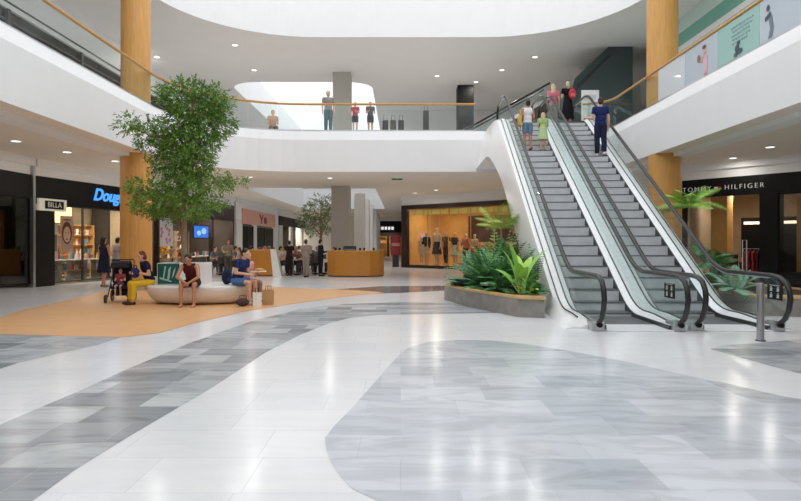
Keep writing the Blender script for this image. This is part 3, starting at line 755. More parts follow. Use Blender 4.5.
palm('palm with yellow green fronds behind the right escalator glass', at(689, 16.2), 2.1, 12, .95, M['leaf_bright'], 21, 1.3)
fern('grey green fern at the front of the right planter', at(734, 13.2), .7, 16, M['leaf_blue'], 22, .2)
fern('dark fern in the middle of the right planter', at(718, 14.6), .75, 18, M['leaf_dark'], 23, .22)
palm('lower dark palm in the right planter beside the escalator', at(712, 15.6), .5, 12, .75, M['leaf_dark'], 24, 1.4)

fern('dark fern between the bright broadleaf plant and the grey green ferns', at(493, 14.6), .8, 22, M['leaf_dark'], 31, .22, (.6, 1.4), 1.2)
fern('grey green fern at the back left of the left planter', at(476, 17.0), 1.0, 20, M['leaf_blue'], 32, .22, (.7, 1.4), 1.1)
fern('dark fern at the back right of the left planter against the escalator cladding', at(506, 16.8), 1.05, 20, M['leaf_dark'], 33, .22, (.9, 1.45), .9)
# ------------------------------------------------------------------ shops
class Seg:
    def __init__(s, A, B):
        s.A = Vector((A[0], A[1], 0)); s.B = Vector((B[0], B[1], 0)); d = s.B - s.A; s.L = d.length; s.a = math.atan2(d.y, d.x)
        s.u = d.normalized(); s.v = Vector((-s.u.y, s.u.x, 0))
    def pt(s, u, v=0, z=0): return s.A + s.u * u + s.v * v + Vector((0, 0, z))
    def root(s, name, label, cat, u, v=0, z=0, group=None, rz=0): return thing(name, label, cat, s.pt(u, v, z), s.a + rz, group)
    def place(s, o, u, v=0, z=0, rz=0): o.location = s.pt(u, v, z); o.rotation_euler = (0, 0, s.a + rz); return o
def area(name, loc, rot, sx, sy, power, col=(1, 1, 1)):
    l = bpy.data.lights.new(name, 'AREA'); l.shape = 'RECTANGLE'; l.size = sx; l.size_y = sy; l.energy = power; l.color = col
    o = bpy.data.objects.new(name, l); COL.objects.link(o); o.location = loc; o.rotation_euler = rot; return o
def shop_shell(S, depth, zc, wallm, floorm=None, power=120, col=(1, .9, .75), side='wall_left', header=(2.8, 3.8), headm=None, gap=0.02):
    b = MB(); b.box(0, S.L, depth, depth + .1, 0, zc); o = struct(side, b, wallm); S.place(o, 0)
    b = MB(); b.box(gap, gap + .08, .15, depth, 0, zc); b.box(S.L - gap - .08, S.L - gap, .15, depth, 0, zc); o = struct(side, b, wallm); S.place(o, 0)
    b = MB(); b.box(0, S.L, .12, depth + .1, zc, zc + .1); o = struct('ceiling', b, wallm); S.place(o, 0)
    b = MB(); b.box(0, S.L, .0, .14, 3.8, 4.35); b.box(0, S.L, -.12, 0, 4.1, 4.35); o = struct(side, b, M['white']); S.place(o, 0)
    b = MB(); b.box(0, S.L, -.02, .12, header[0], header[1]); o = struct(side, b, headm or M['black']); S.place(o, 0)
    if power:
        n = max(1, int(S.L // 2.6))
        for k in range(n):
            u = S.L * (k + .5) / n
            t = thing('ceiling_light', 'recessed light panel in the ceiling of the %s' % S.nm, 'light', S.pt(u, depth * .4, zc - .03), S.a, 'light panels in the %s' % S.nm)
            bb = MB(); bb.box(-.62, .62, -.17, .17, 0, .03); bb.build('frame', M['white'], t)
            bb = MB(); bb.box(-.58, .58, -.13, .13, -.006, .0); bb.build('diffuser', M['lamp'], t)
            area('shop_light', S.pt(u, depth * .4, zc - .05), (0, 0, S.a), 1.1, .3, power, col)
def glazing(S, u0, u1, z0, z1, n, glass, frame, idx, fw=.05, base=None):
    b = MB(); b.box(u0, u1, .05, .065, z0, z1); w = struct('window_%d' % idx, b, glass); S.place(w, 0)
    f = MB()
    for k in range(n + 1):
        u = u0 + (u1 - u0) * k / n; f.box(u - fw / 2, u + fw / 2, .02, .1, z0, z1)
    f.box(u0, u1, .02, .1, z0, z0 + fw); f.box(u0, u1, .02, .1, z1 - fw, z1)
    f.build('window_frame', frame, w)
    return w
GOODS = [cloth(c) for c in ((230, 222, 206), (214, 176, 120), (180, 60, 60), (236, 200, 210), (120, 150, 170), (90, 70, 60), (246, 240, 230), (200, 150, 70), (150, 110, 150), (60, 110, 100))]
def bottle_mesh(kind, rs):
    b = MB()
    if kind == 0: b.lathe([(.045, 0), (.05, .01), (.05, .13), (.02, .16), (.02, .19), (.028, .19), (.028, .23)], n=10)
    elif kind == 1: b.box(-.06, .06, -.035, .035, 0, .16); b.box(-.025, .025, -.02, .02, .16, .21)
    else: b.box(-.07, .07, -.04, .04, 0, .24); b.box(-.071, .071, -.041, .041, .17, .19)
    return b
_protos = {}
def product(kind, mi, loc, rz, label, group):
    k = (kind, mi)
    if k not in _protos:
        o = bottle_mesh(kind, None).build(('bottle', 'perfume_flacon', 'gift_box')[kind], GOODS[mi]); _protos[k] = o
    else: o = _protos[k].copy(); COL.objects.link(o)
    o.location = loc; o.rotation_euler = (0, 0, rz); tag(o, label, ('bottle', 'perfume', 'box')[kind], group); return o
def shelf_unit(S, label, u, v, w, h, d, n, m, goods=None, rs=random, every=.22, group=None, scale=1):
    t = S.root('display_shelf', label, 'shelf', u, v)
    b = MB(); b.box(0, w, d - .03, d, 0, h); b.build('back_panel', m, t)
    for x in (0, w - .04):
        b = MB(); b.box(x, x + .04, 0, d - .03, 0, h); b.build('side_panel', m, t)
    for k in range(n):
        z = .12 + (h - .16) * k / (n - 1) if n > 1 else h * .5
        b = MB(); b.box(.04, w - .04, 0, d - .03, z, z + .03); b.build('shelf_board', m, t)
        if goods and k < n - 1:
            x = .12
            while x < w - .12:
                product(rs.randrange(3), rs.randrange(10), S.pt(u + x, v + d * .4, z + .03), S.a, goods[0], goods[1]); x += every * rs.uniform(.8, 1.3)
    return t
rsh = random.Random(4)

# --- S0: dark glazed shop at the far left edge
S0 = Seg((-12.65, 11.5), (-12.45, 20.3)); S0.nm = 'dark glazed shop at the left edge'
shop_shell(S0, 4, 3.7, M['shop_dark'], power=30, header=(3.05, 3.8))
glazing(S0, 0.05, S0.L - .1, .1, 3.05, 5, M['glass_dark'], M['black'], 11, .07)
b = MB(); b.box(-.06, .06, -.08, .06, 0, 4.1); o = b.build('steel_post', M['steel']); S0.place(o, S0.L - .05, -.02); tag(o, 'slim steel post between the dark glazed shop and the perfume shop', 'post')
t = S0.root('hanging_lamp', 'small warm pendant lamp glowing in the dark glazed shop', 'lamp', S0.L - 2.5, 1.2, 1.9)
b = MB(); b.ell((0, 0, 0), (.11, .11, .09)); b.build('lamp_globe', emit_mat('warm globe', (255, 214, 130), 3), t, smooth=True); b = MB(); b.tube([(0, 0, .09), (0, 0, 1.8)], .008, 5); b.build('cord', M['black'], t)
# counter inside
t = S0.root('shop_counter', 'low dark counter behind the glass of the dark glazed shop', 'counter', S0.L - 4.2, 1.0)
b = MB(); b.box(0, 3.6, 0, .6, 0, 1.0); b.build('body', M['dark'], t); b = MB(); b.box(-.03, 3.63, -.03, .63, 1.0, 1.05); b.build('top', M['shop_beige'], t)

# --- S1: perfume shop with the blue neon script
S1 = Seg((-12.45, 20.4), (-11.05, 27.0)); S1.nm = 'perfume shop with the blue neon name'
shop_shell(S1, 3.2, 3.4, M['shop_beige'], power=110, header=(2.85, 3.8))
b = MB(); b.box(.02, .85, -.05, .12, 0, 2.62); o = struct('wall_left', b, M['black']); S1.place(o, 0)
t = S1.root('shop_sign', 'small pale lightbox sign with black name plate above the black pillar', 'sign', .08, -.12, 2.62)
b = MB(); b.box(0, 1.25, 0, .1, 0, .42); b.build('lightbox', mat('pale lightbox', (206, 206, 192), 0.5, emit=(206, 206, 192), estr=.25), t, bevel=.01)
b = MB(); b.box(.25, 1.1, -.012, 0, .07, .35); b.build('name_plate', M['black'], t)
text_obj('lettering', 'BILLA', .26, cloth((226, 226, 216)), (.675, -.014, .21), (R(90), 0, 0), t, depth=.003)
t = S1.root('shop_sign', 'blue glowing script name on the black header behind the wood column', 'sign', 2.75, -.06, 3.36)
text_obj('lettering', 'Douglas', .66, M['neon'], (.0, 0, .0), (R(90), 0, 0), t, depth=.02, shear=.35, align='LEFT', bold=.012)
glazing(S1, .87, S1.L - .05, .08, 2.85, 4, M['glass_shop'], M['dark'], 12, .04)
t = S1.root('window_poster', 'portrait beauty poster hanging in the perfume shop window', 'poster', 1.35, .16, 1.15)
b = MB(); b.box(0, .62, 0, .02, 0, 1.35); b.build('sheet', cloth((206, 170, 150)), t)
for q, c in (((.31, .72, .25, .42), (120, 70, 48)), ((.31, .66, .18, .3), (232, 190, 164)), ((.31, .49, .06, .025), (170, 50, 56)), ((.24, .72, .03, .015), (50, 36, 30)), ((.38, .72, .03, .015), (50, 36, 30)), ((.31, 1.2, .2, .03), (150, 90, 90))):
    b = MB(); b.prism(blob(*q), -.004 if q[2] == .25 else (-.006 if q[2] == .18 else -.008), 0, f=lambda a, b_, c_: (a, c_, b_)); b.build('printed_face', cloth(c), t)
t = S1.root('window_poster', 'narrow white poster at the left end of the perfume shop window', 'poster', .95, .18, .9)
b = MB(); b.box(0, .3, 0, .02, 0, 1.3); b.build('sheet', cloth((216, 206, 196)), t); b = MB(); b.box(.05, .25, -.004, 0, .3, .9); b.build('printed_block', cloth((150, 130, 120)), t)
for k, (u, w_) in enumerate(((.95, 1.1), (2.25, 1.1), (3.55, 1.1), (4.85, 1.2))):
    t = S1.root('display_counter', ['first', 'second', 'third', 'fourth'][k] + ' glass fronted display counter along the perfume shop window from the left', 'counter', u, .3)
    b = MB(); b.box(0, w_, 0, .45, 0, .12); b.box(0, w_, .4, .45, .12, .85); b.build('body', M['shop_beige'], t)
    b = MB(); b.box(0, w_, 0, .45, .85, .89); b.build('top', M['gloss_white'], t); b = MB(); b.box(0, w_, .0, .012, .12, .85); b.build('glass_front', M['glass_shop'], t)
    b = MB(); b.box(.01, w_ - .01, .02, .39, .46, .48); b.build('shelf_board', M['steel'], t)
    for z, lb in ((.895, 'beauty product standing on a display counter in the perfume shop window'), (.485, 'beauty product inside a glass fronted perfume shop counter')):
        x = .1
        while x < w_ - .08:
            product(rsh.randrange(3), rsh.randrange(10), S1.pt(u + x, .5 + rsh.uniform(-.05, .05), z), S1.a, lb, 'beauty products in the perfume shop'); x += rsh.uniform(.17, .24)
for k in range(4):
    shelf_unit(S1, ['leftmost', 'second', 'third', 'rightmost'][k] + ' tall lit shelf on the back wall of the perfume shop', .5 + k * 1.5, 2.8, 1.35, 2.3, .35, 6, M['warm_wall'], ('small product on a back wall shelf of the perfume shop', 'products on the perfume shop shelves'), rsh, .26)
t = S1.root('light_box', 'warm glowing light box on the back wall of the perfume shop', 'sign', 3.6, 2.75, 2.35)
b = MB(); b.box(0, 1.3, 0, .05, 0, .7); b.build('panel', emit_mat('warm lightbox', (255, 226, 150), 1.6), t); b = MB(); b.box(-.03, 1.33, .05, .07, -.03, .73); b.build('frame', M['dark'], t)

# --- S2: shop with a maroon front, a screen and bottle shelves
S2 = Seg((-11.0, 27.2), (-10.35, 37.3)); S2.nm = 'maroon fronted shop behind the big tree'
shop_shell(S2, 3, 3.3, M['shop_dark'], power=95, header=(2.85, 3.8), headm=M['maroon'])
for k in range(5):
    shelf_unit(S2, ['leftmost', 'second', 'third', 'fourth', 'rightmost'][k] + ' bottle shelf on the back wall of the maroon fronted shop', .4 + k * 1.85, 2.6, 1.7, 2.2, .35, 5, M['shop_beige'], ('small bottle or box on a shelf of the maroon fronted shop', 'goods in the maroon fronted shop'), rsh, .3)
t = S2.root('wall_screen', 'bright blue video screen hanging in the maroon fronted shop', 'screen', 5.3, .55, 1.75)
b = MB(); b.box(0, 2.1, 0, .06, 0, .75); b.build('bezel', M['black'], t); b = MB(); b.box(.05, 2.05, -.006, 0, .05, .7); b.build('display', M['screen'], t)
b = MB(); b.prism(blob(.7, .3, .3, .14), -.01, -.006, f=lambda a, b_, c: (a, c, b_)); b.prism(blob(1.4, .42, .35, .18), -.01, -.006, f=lambda a, b_, c: (a, c, b_)); b.build('picture', emit_mat('pale screen picture', (150, 200, 240), .8), t)
t = S2.root('window_poster', 'white poster with pink blossom print in the maroon shop window', 'poster', .7, .3, 1.35)
b = MB(); b.box(0, 1.5, 0, .03, 0, 1.35); b.build('sheet', cloth((232, 230, 234)), t)
for k in range(9):
    b = MB(); b.prism(blob(.2 + rsh.random() * 1.1, .15 + rsh.random() * .7, .12, .09), -.004, 0, f=lambda a, b_, c: (a, c, b_)); b.build('blossom_print', cloth((226, 150, 186)), t)
t = S2.root('flower_stand', 'stand of yellow flowers in the maroon shop window', 'display', 1.9, .7)
b = MB(); b.box(-.3, .3, -.25, .25, 0, .75); b.build('stand', M['shop_beige'], t)
b = MB()
for k in range(160): v = rvec(rsh); leaf(b, Vector((v.x * .4, v.y * .3, 1.1 + v.z * .4)), rvec(rsh).normalized(), rvec(rsh).normalized(), .13, .09)
b.build('flowers', leaf_mat('yellow petals', (226, 180, 40), (160, 120, 50)), t)
for k, (u, c) in enumerate(((.9, (120, 92, 66)), (3.9, (150, 120, 84)), (5.6, (216, 206, 196)), (7.4, (206, 190, 170)))):
    t = S2.root('display_table', ['brown', 'tan', 'white', 'cream'][k] + ' display table standing inside the maroon fronted shop', 'table', u, .6)
    b = MB(); b.box(0, 1.3, 0, .6, .72, .78); b.build('top', cloth(c), t)
    for x in (.05, 1.2):
        for y in (.04, .5):
            b = MB(); b.box(x, x + .05, y, y + .05, 0, .72); b.build('leg', M['dark'], t)
    x = .12
    while x < 1.2: product(rsh.randrange(3), rsh.randrange(10), S2.pt(u + x, .9, .78), S2.a, 'small product on a display table of the maroon fronted shop', 'goods on the display tables'); x += .2
for u in (0.05, 3.2, 6.6, 10.0):
    b = MB(); b.box(-.09, .09, -.02, .2, 0, 2.85); o = struct('wall_left', b, M['maroon']); S2.place(o, u)
text_obj('lettering', 'PARFUMERIE', .2, M['letter'], (0, 0, 0), (R(90), 0, 0), None, depth=.01) if False else None

# --- S3 / S4: pale shops farther down with a salmon sign board
S3 = Seg((-10.3, 37.6), (-10.2, 50)); S3.nm = 'pale shop with the salmon sign'
shop_shell(S3, 3, 3.3, M['shop_dark'], power=90, header=(3.0, 3.8), headm=M['white'])
t = S3.root('shop_sign', 'long salmon sign board with a dark red mark on the pale shop', 'sign', 1.2, -.1, 2.75)
b = MB(); b.box(0, 9.6, 0, .08, 0, 1.0); b.build('board', M['pinkish'], t)
for pts in ([(4.3, .8), (4.7, .8), (5.0, .5), (5.3, .8), (5.6, .8), (5.15, .4), (5.1, .15), (4.85, .15), (4.85, .4)],):
    b = MB(); b.prism(pts, -.02, 0, f=lambda a, b_, c: (a, c, b_)); b.build('lettering', cloth((150, 78, 68)), t)
b = MB(); b.prism(blob(6.2, .42, .45, .27, 16), -.02, 0, f=lambda a, b_, c: (a, c, b_)); b.build('lettering', cloth((150, 78, 68)), t)
glazing(S3, 1.4, 4.4, .1, 2.7, 2, M['glass_dark'], M['dark'], 13, .08); glazing(S3, 5.2, 10.6, .1, 2.7, 2, M['glass_dark'], M['dark'], 14, .08)
for u0, u1 in ((0, 1.4), (4.4, 5.2), (10.6, S3.L)):
    b = MB(); b.box(u0, u1, -.02, .14, 0, 3.0); o = struct('wall_left', b, M['white_col']); S3.place(o, 0)
S4 = Seg((-10.2, 50.2), (-10.0, 66)); S4.nm = 'farthest dark shop on the left'
shop_shell(S4, 3, 3.3, M['shop_dark'], power=60, header=(3.0, 3.8), headm=M['black'])
for u0, u1 in ((0, 1.6), (5, 6.2), (11, 12)):
    b = MB(); b.box(u0, u1, -.02, .14, 0, 3.0); o = struct('wall_left', b, M['white_col']); S4.place(o, 0)
# far end shop across the corridor
S5 = Seg((-3.4, 63), (.6, 63)); S5.nm = 'dark shop at the end of the corridor'
shop_shell(S5, 3, 3.2, M['shop_dark'], power=60, header=(2.6, 3.8), side='wall_back')
t = S5.root('shop_sign', 'pale sign strip on the dark shop at the corridor end', 'sign', .9, -.08, 2.75)
b = MB(); b.box(0, 1.9, 0, .06, 0, .6); b.build('board', M['dark'], t)
for k in range(5):
    b = MB(); b.box(.15 + k * .35, .38 + k * .35, -.02, 0, .15, .45); b.build('lettering', M['letter'], t)
for k in range(2): shelf_unit(S5, ['left', 'right'][k] + ' shelf with goods in the dark shop at the corridor end', .3 + k * 1.9, 2.2, 1.6, 2.2, .4, 4, M['warm_wall'], ('small item on a shelf of the corridor end shop', 'goods in the corridor end shop'), rsh, .4)
b = MB(); b.box(-11, -3.4, 63, 63.2, 0, 4.35); struct('wall_back', b, M['white_col'])

# --- S6: fashion shop window in the middle with mannequins
S6 = Seg((.1, 37.0), (7.6, 30.3)); S6.nm = 'wide fashion shop window in the middle'
shop_shell(S6, 3.4, 3.75, M['warm_wall'], power=60, col=(1, .86, .62), side='wall_right', header=(3.74, 3.82), headm=M['white_col'])
b = MB(); b.box(0, .42, -.08, .2, 0, 3.8); b.box(0, S6.L, -.08, .2, 3.55, 3.8); b.box(0, S6.L, -.08, .2, 0, .16); b.box(S6.L - .3, S6.L, -.08, .2, 0, 3.8); o = struct('window_21', b, mat('dark wood frame', (48, 30, 22), 0.4, var=.15)); S6.place(o, 0)
g = MB(); g.box(.42, S6.L - .3, .05, .065, .16, 3.55); g2 = g.build('window_pane', M['glass_shop'], o)
f = MB()
for k in range(1, 6): u = .42 + (S6.L - .72) * k / 6; f.box(u - .02, u + .02, .04, .08, .16, 3.55)
f.build('mullion', M['wood_col'], o)
b = MB(); b.box(.42, S6.L - .3, .12, 1.5, 0, .16); o = struct('floor', b, M['wood_rim']); S6.place(o, 0)
t = S6.root('window_valance', 'yellow lit strip along the top of the fashion shop window', 'display', .6, .25, 3.2)
b = MB(); b.box(0, S6.L - 1.2, 0, .08, 0, .3); b.build('panel', mat('yellow valance', (226, 196, 92), .6, emit=(226, 196, 92), estr=.25), t)
for k in range(12):
    b = MB(); b.box(.2 + k * .66, .24 + k * .66, -.01, 0, 0, .3); b.build('strip_divider', M['wood_col'], t)
t = S6.root('display_wall', 'dark brown backdrop panel with shelves inside the fashion shop window', 'display', 3.2, 2.5)
b = MB(); b.box(0, 5.6, 0, .1, 1.55, 3.15); b.build('upper_panel', mat('dark brown panel', (66, 38, 26), .5, var=.15), t)
b = MB(); b.box(0, 4.6, 0, .1, 0, 1.55); b.build('lower_panel', M['warm_wall'], t)
for k in range(4):
    b = MB(); b.box(.1 + k * 1.12, 1.1 + k * 1.12, -.35, 0, .55, .6); b.build('shelf_board', M['wood_col'], t)
rsc = random.Random(12)
def rail_of_clothes(S, label, u, v, w, cols, h=1.45, glabel='garment', group=None, rz=0):
    t = S.root('clothes_rail', label, 'rail', u, v)
    b = MB(); b.tube([(0, 0, 0), (0, 0, h)], .016, 6); b.build('upright', M['steel'], t); b = MB(); b.tube([(w, 0, 0), (w, 0, h)], .016, 6); b.build('upright', M['steel'], t)
    b = MB(); b.tube([(0, 0, h), (w, 0, h)], .014, 6); b.build('hanging_bar', M['steel'], t)
    for x in (0, w):
        b = MB(); b.box(x - .03, x + .03, -.25, .25, 0, .03); b.build('foot', M['steel'], t)
    n = int(w / .13)
    for k in range(n):
        g = S.root('hanging_garment', glabel, 'garment', u + .1 + (w - .2) * k / max(1, n - 1), v, h - .02, group)
        l = rsc.uniform(.7, .95)
        b = MB(); b.prism([(-.2, -.12), (-.05, -.05), (.05, -.05), (.2, -.12), (.24, -.38), (.17, -.4), (.18, -l), (-.18, -l), (-.17, -.4), (-.24, -.38)], -.03, .03, f=lambda a, b_, c: (c, a, b_)); b.build('cloth', cloth(rsc.choice(cols)), g)
        b = MB(); b.tube([(0, -.06, -.06), (0, 0, -.03), (0, .06, -.06)], .006, 4); b.tube([(0, 0, -.03), (0, 0, .02)], .005, 4); b.build('hanger', M['steel'], g)
reds = [(196, 120, 96), (170, 70, 60), (216, 170, 140), (120, 50, 44), (226, 200, 176)]
rail_of_clothes(S6, 'left clothes rail with red and peach garments in the fashion shop', 3.4, 1.7, 1.7, reds, 1.5, 'red or peach garment on the left rail of the fashion shop', 'garments on the left fashion rail')
rail_of_clothes(S6, 'right clothes rail with red and peach garments in the fashion shop', 6.0, 2.0, 1.5, reds, 1.5, 'red or peach garment on the right rail of the fashion shop', 'garments on the right fashion rail')
t = thing('info_stand', 'dark red information stand at the left edge of the fashion shop', 'stand', (-.3, 37.6, 0))
b = MB(); b.box(-.32, .32, -.1, .1, .75, 2.0); b.build('panel', mat('dark red panel', (150, 52, 56), .5), t, bevel=.01); b = MB(); b.box(-.2, .2, -.06, .06, 0, .75); b.build('post', M['dark'], t); b = MB(); b.box(-.26, .26, -.11, -.1, 1.3, 1.5); b.build('printed_band', cloth((206, 150, 146)), t)
S7 = Seg((7.6, 30.3), (10.4, 22.4)); S7.nm = 'wall behind the escalators'
b = MB(); b.box(0, S7.L, 0, .2, 0, 4.35); o = struct('wall_right', b, M['white_col']); S7.place(o, 0)

# --- S8: black fronted clothing shop on the right with white lettering
S8 = Seg((10.3, 22.4), (15.2, 16.3)); S8.nm = 'black fronted clothing shop on the right'
shop_shell(S8, 4.5, 3.35, M['shop_beige'], power=32, col=(1, .9, .76), side='wall_right', header=(3.15, 3.8))
b = MB(); b.box(2.85, 3.4, -.04, .5, 0, 3.15); o = struct('wall_right', b, M['black']); S8.place(o, 0)
b = MB(); b.box(0, .25, -.04, .5, 0, 3.15); o = struct('wall_right', b, M['black']); S8.place(o, 0)
t = S8.root('shop_sign', 'white letters on the black header of the right clothing shop', 'sign', 1.62, -.03, 3.44)
M['letter_plain'] = mat('white sign letters', (232, 232, 232), .5, emit=(220, 220, 220), estr=.12)
text_obj('lettering', 'TOMMY', .235, M['letter_plain'], (-.34, 0, 0), (R(90), 0, 0), t, depth=.012, spacing=1.4, align='RIGHT', bold=-.004)
text_obj('lettering', 'HILFIGER', .235, M['letter_plain'], (.1, 0, 0), (R(90), 0, 0), t, depth=.012, spacing=1.4, align='LEFT', bold=-.004)
for (a, c, z0, z1, col_) in ((-.24, .0, .045, .06, (40, 50, 90)), (-.24, .0, -.06, -.045, (40, 50, 90)), (-.24, -.12, -.045, .045, (236, 236, 236)), (-.12, .0, -.045, .045, (190, 50, 56))):
    b = MB(); b.box(a, c, -.012, 0, z0, z1); b.build('flag_mark', cloth(col_), t)
b = MB(); b.box(.72, 1.3, 1.2, 1.7, 0, 3.35); o = struct('wall_right', b, M['warm_wall']); S8.place(o, 0)
t = S8.root('wall_shelf', 'black back wall unit with a lit strip in the right clothing shop', 'shelf', 1.35, 2.3)
b = MB(); b.box(0, 2.6, 0, .5, 0, 2.45); b.build('body', M['black'], t); b = MB(); b.box(.1, 2.5, -.02, 0, 2.2, 2.3); b.build('light_strip', emit_mat('warm strip', (255, 230, 200), 1.2), t)
dreds = [(128, 40, 44), (96, 30, 36), (70, 30, 40), (150, 60, 56)]
rail_of_clothes(S8, 'left rail of dark red garments in the black fronted shop', .9, .7, 1.0, dreds, 1.15, 'dark red garment on the left rail of the black fronted shop', 'dark red garments on the left rail')
rail_of_clothes(S8, 'right rail of dark red garments in the black fronted shop', 2.05, .7, .75, dreds + [(206, 150, 120)], 1.3, 'dark red garment on the right rail of the black fronted shop', 'dark red garments on the right rail')
t = S8.root('display_table', 'low table with folded tan clothes in the black fronted shop', 'table', 1.5, 1.5)
b = MB(); b.box(0, 1.2, 0, .6, .8, .86); b.build('top', M['wood_col'], t)
for x in (.03, 1.12):
    b = MB(); b.box(x, x + .05, .05, .55, 0, .8); b.build('leg', M['dark'], t)
for k in range(5):
    b = MB(); b.box(-.1, .1, -.14, .14, 0, .07 + .04 * (k % 3)); o = b.build('folded_clothes', cloth([(206, 150, 110), (220, 190, 160), (180, 110, 90)][k % 3]), bevel=.02); S8.place(o, 1.63 + k * .24, 1.8, .861); tag(o, 'pile of folded clothes on the low table of the black fronted shop', 'clothes', 'folded clothes on the low table')
glazing(S8, 3.4, S8.L - .1, .1, 3.15, 2, M['glass_shop'], M['black'], 22, .05)
b = MB(); b.box(3.42, S8.L - .1, 1.6, 1.7, .5, 3.35); o = struct('wall_right', b, M['warm_wall']); S8.place(o, 0)
b = MB(); b.box(3.42, S8.L - .1, .1, 1.6, 0, .5); o = struct('wall_right', b, M['black']); S8.place(o, 0)
b = MB(); b.box(0, .9, -.03, .04, 0, 1.05); 
t = S8.root('security_gate', 'slim pale security gate at the entrance of the black fronted shop', 'gate', 2.45, -.2)
b = MB(); b.box(-.03, .03, -.2, .2, 0, .06); b.build('base', M['dark'], t); b = MB(); b.box(-.02, .02, -.17, .17, .06, 1.6); b.build('panel', M['glass_green'], t); b = MB(); b.tube([(0, -.17, .06), (0, -.17, 1.6), (0, .17, 1.6), (0, .17, .06)], .015, 6); b.build('frame', M['alu'], t)
b = MB(); b.box(0, 12, 0, .2, 0, 4.35); o = struct('wall_right', b, M['white_col']); o.location = (15.2, 16.3, 0); o.rotation_euler = (0, 0, R(-88))

# exit sign and ceiling downlights
t = thing('exit_sign', 'green emergency exit sign under the upper slab', 'sign', tuple(P(397, 178, 26.5)))
b = MB(); b.box(-.24, .24, 0, .04, -.09, .09); b.build('panel', M['exit'], t); b = MB(); b.prism([(-.05, .0), (.02, .05), (.02, -.05)], -.006, 0, f=lambda a, b_, c: (a, c, b_)); b.box(.02, .14, -.006, 0, -.02, .02); b.build('arrow', cloth((240, 250, 240)), t)
b = MB(); b.tube([(-.2, .02, .09), (-.2, .02, 4.35 - t.location.z)], .008, 5); b.tube([(.2, .02, .09), (.2, .02, 4.35 - t.location.z)], .008, 5); b.build('suspension', M['steel'], t)
def downlight(px, py, z, label, power=25, r=.12):
    Y = F * (z - EYE) / (HY - py); X = (px - CX) / F * Y
    t = thing('downlight', label, 'light', (X, Y, z))
    b = MB(); b.lathe([(r + .03, 0), (r + .03, -.012), (r, -.012), (r, 0)], n=20); b.build('trim_ring', M['white'], t)
    b = MB(); b.lathe([(r, -.002), (r, -.008)], n=20); b.build('diffuser', M['lamp'], t)
    if power:
        l = bpy.data.lights.new('downlight', 'AREA'); l.shape = 'DISK'; l.size = r * 2; l.energy = power; l.color = (1, .95, .87)
        o = bpy.data.objects.new('downlight_lamp', l); COL.objects.link(o); o.location = (X, Y, z - .03); o.parent = None
ZG, ZU = 4.349, 10.349
for (px, py, lb) in ((67, 152, 'ceiling downlight above the perfume shop front left of the column'), (16, 141, 'ceiling downlight nearest the left edge'), (115, 161, 'ceiling downlight just left of the honey column'), (155, 168, 'ceiling downlight just right of the left honey column'),
                     (733, 158, 'ceiling downlight left one of the pair over the right shop'), (770, 147, 'ceiling downlight right one of the pair over the right shop'), (708, 171, 'small ceiling downlight above the black shop header'), (436, 190, 'ceiling downlight above the fashion shop window'), (415, 193.0, 'ceiling downlight left of the fashion shop window top'), (330, 178, 'ceiling downlight above the gap between the counters'), (250, 177, 'ceiling downlight above the left cafe counter')):
    downlight(px, py, ZG, lb, 14)
for (px, py, lb) in ((235, 45, 'upper ceiling downlight left of centre'), (157, 57, 'upper ceiling downlight above the left honey column'), (254, 70, 'upper ceiling downlight above the pale void'), (502, 70, 'upper ceiling downlight left of the escalator top'), (535, 57, 'upper ceiling downlight above the escalator top'), (476, 82, 'upper ceiling downlight above the dark square column'), (437, 76, 'upper ceiling downlight left of the dark square column')):
    downlight(px, py, ZU, lb, 40)
# ------------------------------------------------------------------ people
def rotx(a): return Matrix.Rotation(a, 3, 'X')
def pose(kind='stand', lean=0.0, stride=0.0, arms='down', sh=.45, turn=0.0, head=0.0, knees=.0):
    """joints of a 1.70 m figure facing -Y; left = +X. lean>0 bends forward."""
    J = {}
    hz = .90 if kind == 'stand' else sh + .10
    J['pel'] = Vector((0, 0, hz + .03))
    Rm = rotx(lean)                       # rotation about the hips: +lean moves the head to -Y
    up = lambda x, y, z: Vector((0, 0, hz)) + Rm @ Vector((x, y, z))
    J['Rm'] = Rm
    J['waist'] = up(0, 0, .18); J['chest'] = up(0, .0, .38); J['neck'] = up(0, .01, .53); J['R_head'] = rotx(lean * .6 + head)
    J['head'] = J['neck'] + J['R_head'] @ Vector((0, -.02, .145))
    for s in (-1, 1):
        k = 'L' if s > 0 else 'R'
        if kind == 'stand':
            st = stride * s
            J['hip' + k] = Vector((s * .085, 0, .88)); J['knee' + k] = Vector((s * .09, -st * .5 - abs(st) * .15, .48)); J['ank' + k] = Vector((s * .09, -st + (.0 if st >= 0 else .05), .085 + (.03 if st < 0 else 0)))
        else:
            J['hip' + k] = Vector((s * .09, 0, hz - .01)); J['knee' + k] = Vector((s * (.11 + knees), -.43, sh + .06)); J['ank' + k] = Vector((s * (.12 + knees * .6), -.44, .085))
        J['sho' + k] = up(s * .175, .0, .47)
        if arms == 'down': J['elb' + k] = up(s * .225, .03, .20); J['wri' + k] = up(s * .23, -.05, -.04)
        elif arms == 'front': J['elb' + k] = up(s * .22, -.02, .2); J['wri' + k] = J['elb' + k] + Vector((-s * .08, -.24, .04))
        elif arms == 'knees': J['elb' + k] = J['sho' + k] + Vector((s * .07, -.14, -.24)); J['wri' + k] = Vector((s * .05, -.46, sh + .12))
        elif arms == 'hold': J['elb' + k] = up(s * .22, -.05, .22); J['wri' + k] = up(s * .10, -.32, .28)
        elif arms == 'rail':
            J['elb' + k] = up(s * .23, .0, .2); J['wri' + k] = (J['elb' + k] + Vector((s * .12, -.2, .06))) if s > 0 else up(-.23, -.05, -.04)
        elif arms == 'bag': J['elb' + k] = up(s * .23, -.02, .2); J['wri' + k] = J['elb' + k] + Vector((-s * .1, -.16, .12)) if s < 0 else up(.23, -.05, -.04)
    return J
